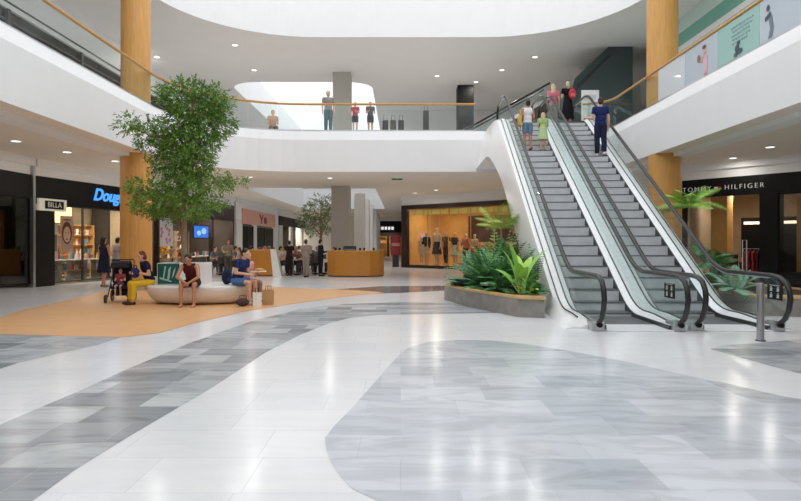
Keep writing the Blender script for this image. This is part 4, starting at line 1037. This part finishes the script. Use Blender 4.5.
def person(label, loc, rz, J, H=1.70, skin='skin', hair='hair_dark', hair_style='short', top=None, sleeves='short', bottom=None, bottom_kind='trousers', shoes=(60, 52, 48), fine=True, cat='person', fem=False, group=None, bag=None, name='person', face=True, tuck=0.0):
    t = thing(name, label, cat, loc, rz, group); S = H / 1.70; vx = .0125 if fine else .02
    n = 10 if fine else 8
    sw = .93 if fem else 1.0
    b = MB(); Rm = J['Rm']
    b.ell(J['pel'], (.155, .105, .13), None, n, 7); b.ell(J['waist'], (.135 * sw, .095, .17), Rm, n, 7); b.ell(J['chest'], (.165 * sw, .108, .17), Rm, n, 7)
    b.cap(J['shoL'] * .97 + J['neck'] * .03, J['shoR'] * .97 + J['neck'] * .03, .058, .058, n)
    b.cap(J['neck'] + Vector((0, 0, -.03)), J['head'] + J['R_head'] @ Vector((0, .01, -.06)), .056, .05, n)
    Rh = J['R_head']; hd = J['head']; hp = lambda x, y, z: hd + Rh @ Vector((x, y, z))
    b.ell(hp(0, .008, .025), (.074, .092, .095), Rh, 12, 9); b.ell(hp(0, -.02, -.045), (.056, .064, .068), Rh, 12, 8)
    b.cap(hp(0, -.085, .01), hp(0, -.103, -.022), .011, .016, 6)              # nose
    b.cap(hp(-.02, -.08, -.062), hp(.02, -.08, -.062), .009, .009, 6)         # lips
    for s in (-1, 1): b.ell(hp(s * .076, .01, -.005), (.012, .022, .032), Rh, 8, 6)
    for k, s in (('L', 1), ('R', -1)):
        b.cap(J['sho' + k], J['elb' + k], .052, .040, n); b.cap(J['elb' + k], J['wri' + k], .040, .027, n)
        b.cap(J['hip' + k], J['knee' + k], .083, .056, n); b.cap(J['knee' + k], J['ank' + k], .054, .036, n)
        calf = J['knee' + k].lerp(J['ank' + k], .3) + Vector((0, .02, 0)); b.ell(calf, (.05, .052, .11), None, n, 7)
        a = J['ank' + k]; b.cap(a + Vector((0, .03, -.045)), a + Vector((0, -.14, -.055)), .036, .03, n)
        # hand: palm, four fingers, thumb
        w = J['wri' + k]; d = (w - J['elb' + k]).normalized(); d = (d + Vector((0, -.25, -.15))).normalized()
        q = d.cross(Vector((s, 0, .2))).normalized(); r = q.cross(d).normalized()
        b.cap(w, w + d * .075, .026, .03, 8)
        for i_, l in enumerate((.062, .075, .07, .055)):
            o = w + d * .085 + q * ((i_ - 1.5) * .02); m1 = o + d * l * .55; e = o + d * l * .9 + r * .02 * -s
            b.cap(o, m1, .0115, .0105, 6); b.cap(m1, e, .0105, .009, 6)
        o = w + d * .03 + q * -.03; b.cap(o, o + d * .035 + q * -.03, .013, .012, 6); b.cap(o + d * .035 + q * -.03, o + d * .07 + q * -.036, .012, .0095, 6)
    b.v = [v * S for v in b.v]; b.build('body', M[skin], t, remesh=vx * S)
    if face:
        for s in (-1, 1):
            e = MB(); e.ell(hp(s * .03, -.078, .012) * S, (.010 * S, .008 * S, .007 * S), Rh, 8, 6); e.build('eye', M['black'], t)
    # hair
    if hair:
        h = MB(); h.ell(hp(0, .024, .042), (.083, .094, .088), Rh, 12, 8); h.ell(hp(0, .05, .0), (.08, .065, .09), Rh, 12, 8)
        if hair_style == 'long':
            h.cap(hp(-.05, .06, .0), J['neck'] + Rm @ Vector((-.05, .08, -.07)), .05, .03, 8); h.cap(hp(.05, .06, .0), J['neck'] + Rm @ Vector((.05, .08, -.07)), .05, .03, 8); h.cap(hp(0, .07, .0), J['neck'] + Rm @ Vector((0, .09, -.08)), .055, .04, 8)
        if hair_style == 'bun': h.ell(hp(0, .12, .06), (.045, .045, .045), Rh, 8, 6)
        if hair_style == 'bob': h.ell(hp(0, .045, -.03), (.09, .075, .1), Rh, 12, 8)
        h.v = [v * S for v in h.v]; h.build('hair', M[hair], t, remesh=.014 * S)
    g = .017
    if top:
        b = MB(); b.ell(J['chest'], (.165 * sw + g, .108 + g, .17 + g * .4), Rm, n, 8); b.ell(J['waist'], (.135 * sw + g + .008, .095 + g + .01, .17), Rm, n, 7)
        b.ell(J['pel'] + Vector((0, 0, .03)), (.155 + g, .105 + g, .10 - tuck), None, n, 7)
        if sleeves != 'tank':
            b.cap(J['shoL'] * .97 + J['neck'] * .03, J['shoR'] * .97 + J['neck'] * .03, .058 + g, .058 + g, n)
            for k in 'LR':
                f_ = {'short': .55, 'long': 1.0}[sleeves]
                e = J['sho' + k].lerp(J['elb' + k], f_); b.ell(J['sho' + k], (.07, .07, .07), None, n, 6); b.tube([J['sho' + k], e], [.066, .06], n)
                if sleeves == 'long':
                    b.ell(J['elb' + k], (.058,) * 3, None, n, 6); b.tube([J['elb' + k], J['elb' + k].lerp(J['wri' + k], .95)], [.057, .042], n)
        else:
            for k in 'LR':
                c = J['sho' + k].lerp(J['neck'], .35); b.cap(c + Rm @ Vector((0, -.05, -.08)), c + Rm @ Vector((0, .0, .035)), .045, .035, 8); b.cap(c + Rm @ Vector((0, .06, -.1)), c + Rm @ Vector((0, .0, .035)), .045, .035, 8)
        b.v = [v * S for v in b.v]; b.build('top', cloth(top), t, remesh=vx * S)
    if bottom:
        b = MB()
        if bottom_kind in ('trousers', 'shorts'):
            b.ell(J['pel'] + Vector((0, 0, -.015)), (.155 + g, .105 + g, .125), None, n, 7)
            for k in 'LR':
                if bottom_kind == 'trousers':
                    b.tube([J['hip' + k], J['knee' + k]], [.085 + g, .062 + g], n); b.ell(J['hip' + k], (.1,) * 3, None, n, 6); b.ell(J['knee' + k], (.08,) * 3, None, n, 6); cf = J['knee' + k].lerp(J['ank' + k], .3) + Vector((0, .018, 0)); b.tube([J['knee' + k], cf, J['knee' + k].lerp(J['ank' + k], .95)], [.08, .077, .062], n)
                else:
                    b.ell(J['hip' + k], (.1,) * 3, None, n, 6); b.tube([J['hip' + k], J['hip' + k].lerp(J['knee' + k], .72)], [.1, .088], n)
        else:                                                          # skirt or dress hem
            kz = .5 if bottom_kind == 'skirt' else .28
            if bottom_kind == 'long': kz = .12
            p = J['pel']; b.lathe([(.15, .14), (.175, 0), (.22, (kz - p.z) * .6), (.25, kz - p.z)], (p.x, p.y, p.z), 16, 0, 1, .8)
        b.v = [v * S for v in b.v]; b.build('skirt' if bottom_kind in ('skirt', 'long', 'dress') else bottom_kind, cloth(bottom), t, remesh=vx * S)
    if shoes:
        for k in 'LR':
            a = J['ank' + k]; b = MB(); b.cap(a + Vector((0, .035, -.042)), a + Vector((0, -.15, -.05)), .042, .034, n); b.v = [Vector((v.x, v.y, max(v.z, a.z - .085))) * S for v in b.v]; b.build('shoe', cloth(shoes), t, smooth=True)
    t['_'] = 0; del t['_']
    return t
# --- around the bench
sit0 = lambda **k: pose('sit', **k)
W1 = person('auburn haired woman in navy top and yellow trousers seated at left end of white bench', (-6.2, 14.85, 0), R(-52), sit0(lean=.28, arms='front', sh=.45, head=.15), 1.68, 'skin', 'hair_red', 'bob', (34, 38, 62), 'short', (226, 186, 52), 'trousers', (70, 50, 40), fem=True)
t = thing('shoulder_bag', 'blue cloth bag on the lap of the woman in yellow trousers', 'bag', (-6.46, 14.62, .655), R(-52))
b = MB(); b.ell((0, 0, .12), (.17, .1, .13)); b.build('pouch', cloth((44, 56, 110)), t, smooth=True); b = MB(); b.tube([(-.14, 0, .18), (-.1, 0, .3), (.1, 0, .3), (.14, 0, .18)], .012, 6); b.build('strap', cloth((30, 36, 70)), t)
W2 = person('person in dark red tank top and black shorts bowing forward on the white bench', (-4.98, 14.42, 0), R(2), sit0(lean=.62, arms='knees', sh=.455, head=.25, knees=.04), 1.72, 'skin_tan', 'hair_dark', 'short', (86, 34, 40), 'tank', (38, 32, 34), 'shorts', None)
W3 = person('man in navy shirt and blue shorts seated at right end of the white bench', (-4.02, 14.75, 0), R(68), sit0(lean=.35, arms='hold', sh=.455, head=.2), 1.78, 'skin', 'hair_dark', 'short', (44, 54, 98), 'short', (86, 122, 176), 'shorts', (206, 196, 186))
W4 = person('person in pink top seated behind the man in navy on the bench end', (-3.98, 15.3, 0), R(62), sit0(lean=.2, arms='front', sh=.455), 1.62, 'skin', 'hair_dark', 'bob', (224, 168, 168), 'short', (150, 120, 110), 'trousers', (90, 60, 50), fem=True)
t = thing('bread_roll_tray', 'paper tray of food held out by the man in navy shirt', 'food', (-3.44, 14.55, .80), R(68))
b = MB(); b.prism([(-.12, -.14), (.12, -.14), (.13, .14), (-.13, .14)], 0, .025); b.build('tray', cloth((236, 226, 206)), t)
for k in range(3):
    b = MB(); b.ell((-.06 + k * .06, -.02 + .03 * (k % 2), .055), (.035, .1, .035)); b.build('roll', cloth((210, 160, 92)), t, smooth=True)
def shopping_bag(label, loc, rz, w, d, h, c, logo=None):
    t = thing('shopping_bag', label, 'bag', loc, rz); b = MB()
    vs = [(-w, -d, 0), (w, -d, 0), (w, d, 0), (-w, d, 0), (-w * 1.06, -d * .9, h), (w * 1.06, -d * .9, h), (w * 1.02, d * .9, h), (-w * 1.02, d * .9, h)]
    b.add(vs, [(0, 3, 2, 1), (0, 1, 5, 4), (1, 2, 6, 5), (2, 3, 7, 6), (3, 0, 4, 7)]); o = b.build('paper_body', cloth(c), t)
    sd = o.modifiers.new('s', 'SOLIDIFY'); sd.thickness = .004
    for y in (-d * .9, d * .9):
        b = MB(); b.tube([(-w * .4, y, h - .01), (-w * .35, y, h + .1), (w * .35, y, h + .1), (w * .4, y, h - .01)], .006, 5); b.build('handle', cloth((80, 62, 50)), t)
    return t
shopping_bag('white paper shopping bag on the floor at the right end of the bench', (-3.42, 14.3, .005), R(20), .1, .07, .32, (236, 232, 226))
shopping_bag('tan paper shopping bag behind the white bag near the bench end', (-3.2, 14.52, .005), R(-10), .12, .07, .36, (190, 152, 108))
t = thing('handbag', 'dark handbag lying under the legs of the man in navy', 'bag', (-3.72, 14.15, .005), R(15))
b = MB(); b.ell((0, 0, .1), (.15, .09, .1)); b.v = [Vector((v.x, v.y, max(v.z, 0))) for v in b.v]; b.build('pouch', cloth((84, 62, 64)), t, smooth=True); b = MB(); b.tube([(-.1, 0, .15), (-.07, 0, .25), (.07, 0, .25), (.1, 0, .15)], .01, 6); b.build('handle', cloth((60, 44, 44)), t)
t = thing('backpack', 'dark navy backpack propped on the bench behind the man in navy', 'bag', (-4.33, 14.95, .468), R(70))
b = MB(); b.ell((0, 0, .19), (.15, .11, .2)); b.v = [Vector((v.x, v.y, max(v.z, 0))) for v in b.v]; b.build('pack', cloth((40, 46, 70)), t, smooth=True); b = MB(); b.ell((0, -.09, .12), (.1, .06, .09)); b.build('pocket', cloth((54, 60, 88)), t, smooth=True)
# stroller with child
t = thing('stroller', 'dark baby stroller parked left of the white bench', 'stroller', (-7.15, 15.35, 0), R(12))
dk_ = cloth((46, 42, 50)); gr = M['dark']
for s in (-1, 1):
    b = MB(); b.tube([(s * .24, .38, 1.02), (s * .24, .12, .62), (s * .22, -.38, .16)], .014, 6); b.build('side_frame', gr, t)
    b = MB(); b.tube([(s * .24, -.02, .5), (s * .25, .28, .15)], .014, 6); b.build('rear_strut', gr, t)
    for yy, r in ((.28, .15), (-.38, .11)):
        w_ = MB(); w_.lathe([(r - .03, -.02), (r, -.018), (r, .018), (r - .03, .02)], n=24); o = w_.build('wheel', M['rubber'], t, smooth=True); o.location = (s * .27, yy, r); o.rotation_euler = (0, R(90), 0)
        h_ = MB(); h_.lathe([(r - .028, -.006), (r - .028, .006)], n=18); h2 = h_.build('hub', M['steel'], o)
b = MB(); b.tube([(-.24, .38, 1.02), (-.2, .44, 1.06), (.2, .44, 1.06), (.24, .38, 1.02)], .017, 8); b.build('push_handle', M['rubber'], t)
b = MB(); b.prism([(-.28, .42), (.1, .36), (.2, .78), (.26, .78), (.16, .3), (-.3, .36)], -.2, .2, f=lambda a, b_, c: (c, a, b_)); b.build('seat', dk_, t)
b = MB(); b.prism([(.27, .74), (.24, .95), (.1, 1.04), (-.06, 1.0), (-.14, .88), (-.1, .87), (-.04, .95), (.1, .99), (.2, .92), (.23, .74)], -.22, .22, f=lambda a, b_, c: (c, a, b_)); b.build('canopy', dk_, t, smooth='auto')
b = MB(); b.box(-.2, .2, -.12, .25, .16, .3); b.build('basket', cloth((60, 56, 60)), t, bevel=.02)
person('small child in reddish clothes sitting in the dark stroller', (-7.15, 15.3, .17), R(12), sit0(lean=-.12, arms='front', sh=.42), .88, 'skin', 'hair_red', 'short', (150, 70, 80), 'short', (60, 70, 110), 'shorts', (210, 200, 196), face=True)
# woman near the perfume shop
person('woman in dark dress standing before the perfume shop with her back turned', tuple(G(104, 287.5)), R(160), pose('stand', stride=.1, arms='bag'), 1.72, 'skin_tan', 'hair_dark', 'long', (44, 44, 66), 'tank', (40, 40, 60), 'skirt', (150, 120, 100), fem=True)
person('person in grey shirt looking at the perfume shop counter beside the column', (-9.9, 20.9, 0), R(150), pose('stand', lean=.12, arms='front'), 1.7, 'skin', 'hair_dark', 'short', (176, 172, 172), 'short', (40, 40, 48), 'trousers', (40, 36, 36))
# --- on the escalators
def on_step(i, y, x):
    k = int((y - .95) / PITCH); z = step_z(k); yc = .95 + (k + .5) * PITCH
    if y > 13.05: z = 6.016; yc = y
    p = esc_pt(i, x, yc, z); return p
person('man in navy shirt and dark trousers riding up the right escalator', on_step(1, 9.5, .36), R(176), pose('stand', arms='rail', stride=.03), 1.9, 'skin', 'hair_dark', 'short', (34, 44, 96), 'short', (38, 42, 66), 'trousers', (226, 224, 222))
person('woman in white tank top and denim shorts riding the left escalator', on_step(0, 9.9, -.28), R(190), pose('stand', arms='bag', stride=.04), 1.68, 'skin_tan', 'hair_dark', 'bun', (226, 226, 226), 'tank', (110, 134, 156), 'shorts', (150, 90, 70), fem=True)
t = thing('shoulder_bag', 'yellow tote bag hanging from the shoulder of the woman in white', 'bag', on_step(0, 9.9, -.28) + Vector((-.27, -.02, .85)), R(90))
b = MB(); b.prism([(-.13, 0), (.13, 0), (.17, .3), (-.17, .3)], -.04, .04, f=lambda a, b_, c: (a, c, b_)); b.build('pouch', cloth((226, 190, 96)), t); b = MB(); b.tube([(-.1, 0, .29), (-.03, 0, .52), (.03, 0, .52), (.1, 0, .29)], .012, 6); b.build('strap', cloth((200, 160, 80)), t)
person('child in green and white flowered dress riding the left escalator', on_step(0, 9.9, .26), R(178), pose('stand', arms='front'), 1.27, 'skin', 'hair_blond', 'long', (176, 206, 134), 'short', (190, 212, 160), 'skirt', (120, 100, 90), fem=True)
person('woman in black dress with red backpack at the right escalator top', on_step(1, 13.2, .22), R(182), pose('stand', arms='front'), 1.72, 'skin', 'hair_blond', 'bob', (26, 24, 28), 'short', (26, 24, 28), 'dress', (40, 36, 36), fem=True)
t = thing('backpack', 'red backpack worn by the woman in black dress', 'bag', on_step(1, 13.2, .22) + Vector((.12, -.2, 1.0)), R(8))
b = MB(); b.ell((0, 0, .19), (.15, .09, .21)); b.build('pack', cloth((196, 60, 70)), t, smooth=True); b = MB(); b.ell((0, -.07, .12), (.1, .05, .09)); b.build('pocket', cloth((210, 110, 110)), t, smooth=True)
person('pale blond person in pink top at the escalator top left of the black dress', on_step(1, 13.55, -.3), R(170), pose('stand', arms='down'), 1.72, 'skin', 'hair_blond', 'long', (214, 120, 140), 'short', (180, 170, 160), 'trousers', (90, 80, 70), fem=True)
# --- upper floor
person('man in grey shirt and teal trousers standing at the far balcony rail', (-2.98, 24.75, 6.0), R(10), pose('stand', arms='down', stride=.04), 1.78, 'skin', 'hair_dark', 'short', (150, 142, 138), 'short', (84, 112, 122), 'trousers', (60, 56, 54))
person('child in red shirt looking through the far balcony glass', (-1.86, 24.6, 6.0), R(-8), pose('stand', arms='front'), 1.28, 'skin', 'hair_dark', 'short', (196, 60, 76), 'short', (80, 70, 76), 'shorts', (90, 80, 80))
person('child in dark grey shirt beside the child in red at the balcony', (-1.24, 24.7, 6.0), R(12), pose('stand', arms='front'), 1.32, 'skin_tan', 'hair_dark', 'short', (84, 80, 80), 'short', (66, 66, 70), 'shorts', (200, 196, 192))
person('person in tan clothes seated far back on the upper floor', (-5.6, 26.3, 6.0), R(20), sit0(lean=.1, arms='front'), 1.66, 'skin', 'hair_dark', 'short', (196, 160, 130), 'short', (120, 100, 84), 'trousers', (80, 70, 60), fine=False)
t = thing('lounge_bench', 'low tan bench carrying the seated person on the upper floor', 'bench', (-5.3, 26.3, 6.004))
b = MB(); b.box(-1.2, 1.6, -.12, .5, .36, .45); b.build('seat', M['wood_rim'], t, bevel=.02)
for x in (-1.1, 1.4):
    b = MB(); b.box(x, x + .1, -.05, .45, 0, .36); b.build('leg', M['dark'], t)
for k, x in enumerate((-.62, -.3, .02, 1.05)):
    t = thing('stroller' if k < 3 else 'luggage', ['first dark bag standing right of the child in dark grey', 'second dark bag standing right of the child in dark grey', 'third dark bag standing right of the child in dark grey', 'upright dark case standing alone at the balcony glass'][k], 'bag', (x, 24.7, 6.0)); t.name = 'travel_bag'
    h = .55 if k < 3 else .95
    b = MB(); b.box(-.12, .12, -.09, .09, .05, h); b.build('case', cloth((70, 66, 66) if k != 1 else (96, 84, 80)), t, bevel=.03)
    b = MB(); b.tube([(-.07, 0, h), (-.07, 0, h + .2), (.07, 0, h + .2), (.07, 0, h)], .01, 6); b.build('handle', M['dark'], t)
    for s in (-1, 1):
        b = MB(); b.ell((s * .09, 0, .028), (.02, .028, .028)); b.build('wheel', M['rubber'], t)
# --- cafe
def counter(label, path, h, th, end=False):
    c = path[len(path) // 2]; t = thing('cafe_counter', label, 'counter', (c[0], c[1], 0))
    o = offset_path([Vector(p) for p in path], th); loop = [Vector(p) for p in path] + list(o)[::-1]
    def seg(z0, z1, name, m, grow=0.0):
        a = offset_path([Vector(p) for p in path], -grow); d = offset_path([Vector(p) for p in path], th + grow); lp = list(a) + list(d)[::-1]; q = len(lp); k = len(path)
        b = MB(); vs = [(p.x, p.y, z) for z in (z0, z1) for p in lp]
        fs = [(x, x + 1, q - 2 - x, q - 1 - x) for x in range(k - 1)] + [(q + x, q + x + 1, 2 * q - 2 - x, 2 * q - 1 - x) for x in range(k - 1)] + [(x, (x + 1) % q, q + (x + 1) % q, q + x) for x in range(q)]
        b.add(vs, fs); b.build(name, m, t, world=True)
    seg(.05, h - .04, 'front_panel', M['wood_counter']); seg(h - .04, h, 'top', M['wood_col'], .02); seg(0, .05, 'plinth', M['dark'], -.03)
    return t
cpath = [(-3.28, 26.9), (-2.9, 26.55), (-2.4, 26.4), (-1.9, 26.4), (-1.35, 26.5), (-.95, 26.8), (-.75, 27.2)]
CR = counter('right honey wood cafe counter with rounded corners before the grey column', cpath, 1.17, .5)
cl2 = [(-7.1, 27.4), (-6.4, 27.1), (-5.75, 27.0)]
CLF = counter('left honey wood cafe counter with a pale slanted end panel', cl2, 1.2, .35)
b = MB(); b.prism([(0, 0), (.38, 0), (.12, 1.22), (-.12, 1.22)], 26.98, 27.38, f=lambda a, b_, c: (a - 5.74, c, b_)); b.build('end_panel', M['white_col'], CLF, world=True)
rsf = random.Random(8)
def cup(loc, label, c, group): 
    k = ('cup', tuple(c))
    if k not in _protos:
        b = MB(); b.lathe([(.03, 0), (.045, .02), (.05, .11), (.045, .11), (.03, .03)], n=12); _protos[k] = o = b.build('cup', cloth(c))
    else: o = _protos[k].copy(); COL.objects.link(o)
    o.location = loc; return tag(o, label, 'cup', group)
for (x, y) in ((-2.9, 26.9), (-2.72, 26.8), (-1.8, 26.7), (-1.62, 26.72), (-1.2, 26.85)): cup((x, y, 1.171), 'dark cup on the right cafe counter top', (60, 50, 46), 'cups on the right counter')
t = thing('coffee_machine', 'low dark coffee machine on the right cafe counter', 'machine', (-2.25, 26.65, 1.17))
b = MB(); b.box(-.28, .28, -.14, .14, .02, .2); b.build('body', M['dark'], t, bevel=.02); b = MB(); b.box(-.24, .24, -.16, -.14, .04, .06); b.build('drip_tray', M['steel'], t); b = MB(); b.box(-.26, .26, -.12, .12, 0, .02); b.build('foot', M['black'], t)
# tables and chairs
def make_table():
    t = thing('cafe_table', 'round', 'table'); b = MB(); b.lathe([(.36, .70), (.37, .71), (.37, .73), (.36, .735)], n=24); b.build('tabletop', cloth((206, 200, 194)), t, smooth='auto')
    b = MB(); b.tube([(0, 0, .02), (0, 0, .7)], .03, 8); b.build('pedestal', M['steel'], t); b = MB(); b.lathe([(.22, 0), (.22, .015), (.05, .03)], n=20); b.build('base', M['dark'], t); return t
def make_chair():
    t = thing('cafe_chair', 'c', 'chair'); m = cloth((84, 74, 70))
    b = MB(); b.box(-.21, .21, -.21, .21, .43, .465); b.build('seat', m, t, bevel=.015)
    b = MB(); b.prism([(-.2, .55), (.2, .55), (.2, .86), (-.2, .86)], .2, .225, f=lambda a, b_, c: (a, c + (b_ - .5) * .12, b_)); b.build('backrest', m, t)
    for x in (-.18, .18):
        b = MB(); b.tube([(x, -.18, .43), (x * 1.08, -.2, 0)], .014, 6); b.build('leg', M['steel'], t)
        b = MB(); b.tube([(x, .25, .86), (x, .2, .45), (x * 1.08, .24, 0)], .014, 6); b.build('leg', M['steel'], t)
    return t
tab = make_table(); cha = make_chair(); patrons = {}
def patron(kind):
    if kind not in patrons:
        J = sit0(lean=[.25, .05, .4][kind], arms=['front', 'front', 'hold'][kind])
        patrons[kind] = person('p', (0, 0, 0), 0, J, [1.72, 1.64, 1.76][kind], ['skin', 'skin', 'skin_tan'][kind], ['hair_dark', 'hair_red', 'hair_grey'][kind], ['short', 'long', 'short'][kind], (120, 120, 120), 'short', (70, 66, 70), 'trousers', (50, 44, 42), fine=False, face=True); return patrons[kind], True
    return patrons[kind], False
first_t = first_c = True
tables = [(-5.05, 28.2), (-3.9, 28.9), (-6.6, 28.9), (-5.3, 30.4), (-7.7, 30.2), (-6.9, 32.2), (-5.2, 34.2), (-8.3, 28.2)]
tnames = ['table between the wooden counters', 'table left of the right counter', 'table behind the left counter', 'table before the pale tree', 'rear table behind left counter', 'table left of the pale tree', 'table behind the pale tree', 'far left table']
shirts = [((214, 206, 200), 'white'), ((58, 50, 54), 'black'), ((150, 104, 96), 'rust'), ((120, 126, 140), 'blue grey'), ((196, 170, 150), 'beige'), ((90, 96, 84), 'olive'), ((200, 196, 206), 'pale lilac'), ((126, 60, 60), 'dark red'), ((170, 164, 156), 'light grey')]
used = {}
si = 0
for ti, ((x, y), nm) in enumerate(zip(tables, tnames)):
    if first_t: o = tab; first_t = False; o.location = (x, y, 0); o['label'] = 'round pale cafe ' + nm
    else: o = dup(tab, (x, y, 0), 0, 'round pale cafe ' + nm)
    o['group'] = 'cafe tables'
    cup((x + .1, y - .1, .7355), 'white cup on a cafe table', (236, 232, 226), 'cups on the cafe tables')
    cup((x - .15, y + .05, .7355), 'white cup on a cafe table', (236, 232, 226), 'cups on the cafe tables')
    for q in ((200, 330, 90) if ti % 2 == 0 else (160, 20, 270)):
        a = R(q + rsf.uniform(-12, 12)); px, py = x + .72 * math.cos(a), y + .72 * math.sin(a); rz = a - math.pi / 2
        side = {200: 'left', 330: 'right', 90: 'far', 160: 'left', 20: 'right', 270: 'near'}[q]
        if first_c: c = cha; first_c = False; c.location = (px, py, 0); c.rotation_euler = (0, 0, rz)
        else: c = dup(cha, (px, py, 0), rz)
        c['label'] = 'dark chair on the %s side of the %s' % (side, nm); c['group'] = 'cafe chairs'
        kind = si % 3; pr, new = patron(kind); sc_, sn = shirts[si % 9]; si += 1
        if new: p = pr; p.location = (px, py, .0); p.rotation_euler = (0, 0, rz)
        else: p = dup(pr, (px, py, 0), rz)
        recolor(p, 'top', cloth(sc_))
        p['label'] = 'guest in %s shirt seated on %s side of %s' % (sn, side, nm); p['group'] = 'cafe guests'
person('person in grey brown clothes standing between the wooden counters, back turned', tuple(G(306, 277.5)), R(165), pose('stand', arms='front', stride=.06), 1.66, 'skin', 'hair_dark', 'short', (150, 134, 122), 'long', (140, 126, 116), 'trousers', (56, 48, 44), fine=False)
person('person in dark navy clothes standing at left end of the right wooden counter', (-3.62, 27.2, 0), R(120), pose('stand', arms='front'), 1.66, 'skin', 'hair_dark', 'short', (36, 34, 46), 'long', (36, 34, 44), 'trousers', (30, 28, 30), fine=False)
person('person in black clothes standing at the slanted end of the left wooden counter', (-5.05, 27.25, 0), R(200), pose('stand', arms='front', lean=.1), 1.62, 'skin', 'hair_dark', 'bun', (40, 30, 32), 'short', (40, 30, 32), 'trousers', (40, 34, 34), fine=False, fem=True)
person('person in olive shirt standing left of the left wooden counter', (-7.75, 27.0, 0), R(30), pose('stand', arms='front'), 1.66, 'skin_tan', 'hair_dark', 'short', (130, 124, 106), 'short', (80, 74, 66), 'trousers', (60, 54, 50), fine=False)
# --- mannequins in the fashion window
M['mannequin'] = mat('pale mannequin', (222, 186, 156), 0.35, var=.02)
for k, (u, v, H, tc, bc, bk, lb) in enumerate(((.95, .75, 1.55, (226, 200, 170), (230, 206, 178), 'shorts', 'mannequin in cream outfit at the far left of the fashion window'), (1.5, .55, 1.75, (60, 44, 40), (226, 200, 172), 'shorts', 'mannequin in dark jacket and pale shorts in the fashion window'),
        (2.25, .6, 1.95, (236, 200, 160), (36, 28, 34), 'skirt', 'tallest mannequin in cream top and black skirt in the fashion window'), (2.95, .6, 1.75, (110, 80, 60), (70, 50, 44), 'trousers', 'mannequin in brown top and dark trousers in the fashion window'), (3.55, .65, 1.7, (64, 50, 44), (220, 196, 170), 'skirt', 'mannequin in dark top and cream skirt in the fashion window'),
        (4.25, .75, 1.65, (216, 130, 104), (120, 60, 50), 'trousers', 'mannequin in coral top and rust trousers in the fashion window'), (4.85, .8, 1.6, (226, 190, 160), (190, 90, 70), 'skirt', 'mannequin in cream top and red skirt in the fashion window'))):
    person(lb, S6.pt(u, v, .16), S6.a, pose('stand', arms=['down', 'bag', 'down', 'rail'][k % 4], stride=.02), H * 1.16, 'mannequin', None, '', tc, ['short', 'long', 'tank', 'short'][k % 4], bc, bk, None, fine=False, cat='mannequin', fem=True, name='mannequin', face=False)

# ------------------------------------------------------------------ daylight, sun, camera
wd = bpy.data.worlds.new('daylight'); SC.world = wd; wd.use_nodes = True
bg = wd.node_tree.nodes['Background']; bg.inputs['Color'].default_value = (0.96, 0.975, 1.0, 1); bg.inputs['Strength'].default_value = WORLD
sl_ = bpy.data.lights.new('sun', 'SUN'); sl_.energy = SUN; sl_.angle = R(.6); sl_.color = (1, .95, .86)
if SUN > 0:
    so = bpy.data.objects.new('sun', sl_); COL.objects.link(so); so.rotation_euler = (0, 0, 0)
cam = bpy.data.cameras.new('camera'); co = bpy.data.objects.new('camera', cam); COL.objects.link(co)
co.location = (0, 0, EYE); co.rotation_euler = (R(90), 0, 0)
cam.sensor_width = 36; cam.sensor_fit = 'HORIZONTAL'; cam.lens = F / 801 * 36; cam.shift_y = -(250.5 - HY) / 801
cam.clip_end = 300
SC.camera = co
SC.view_settings.view_transform = 'Standard'; SC.view_settings.look = 'None'; SC.view_settings.gamma = 1; SC.view_settings.use_curve_mapping = False
SC.view_settings.exposure = EXPO
SC.cycles.max_bounces = 10; SC.cycles.transparent_max_bounces = 24; SC.cycles.sample_clamp_indirect = 6; SC.cycles.diffuse_bounces = 5
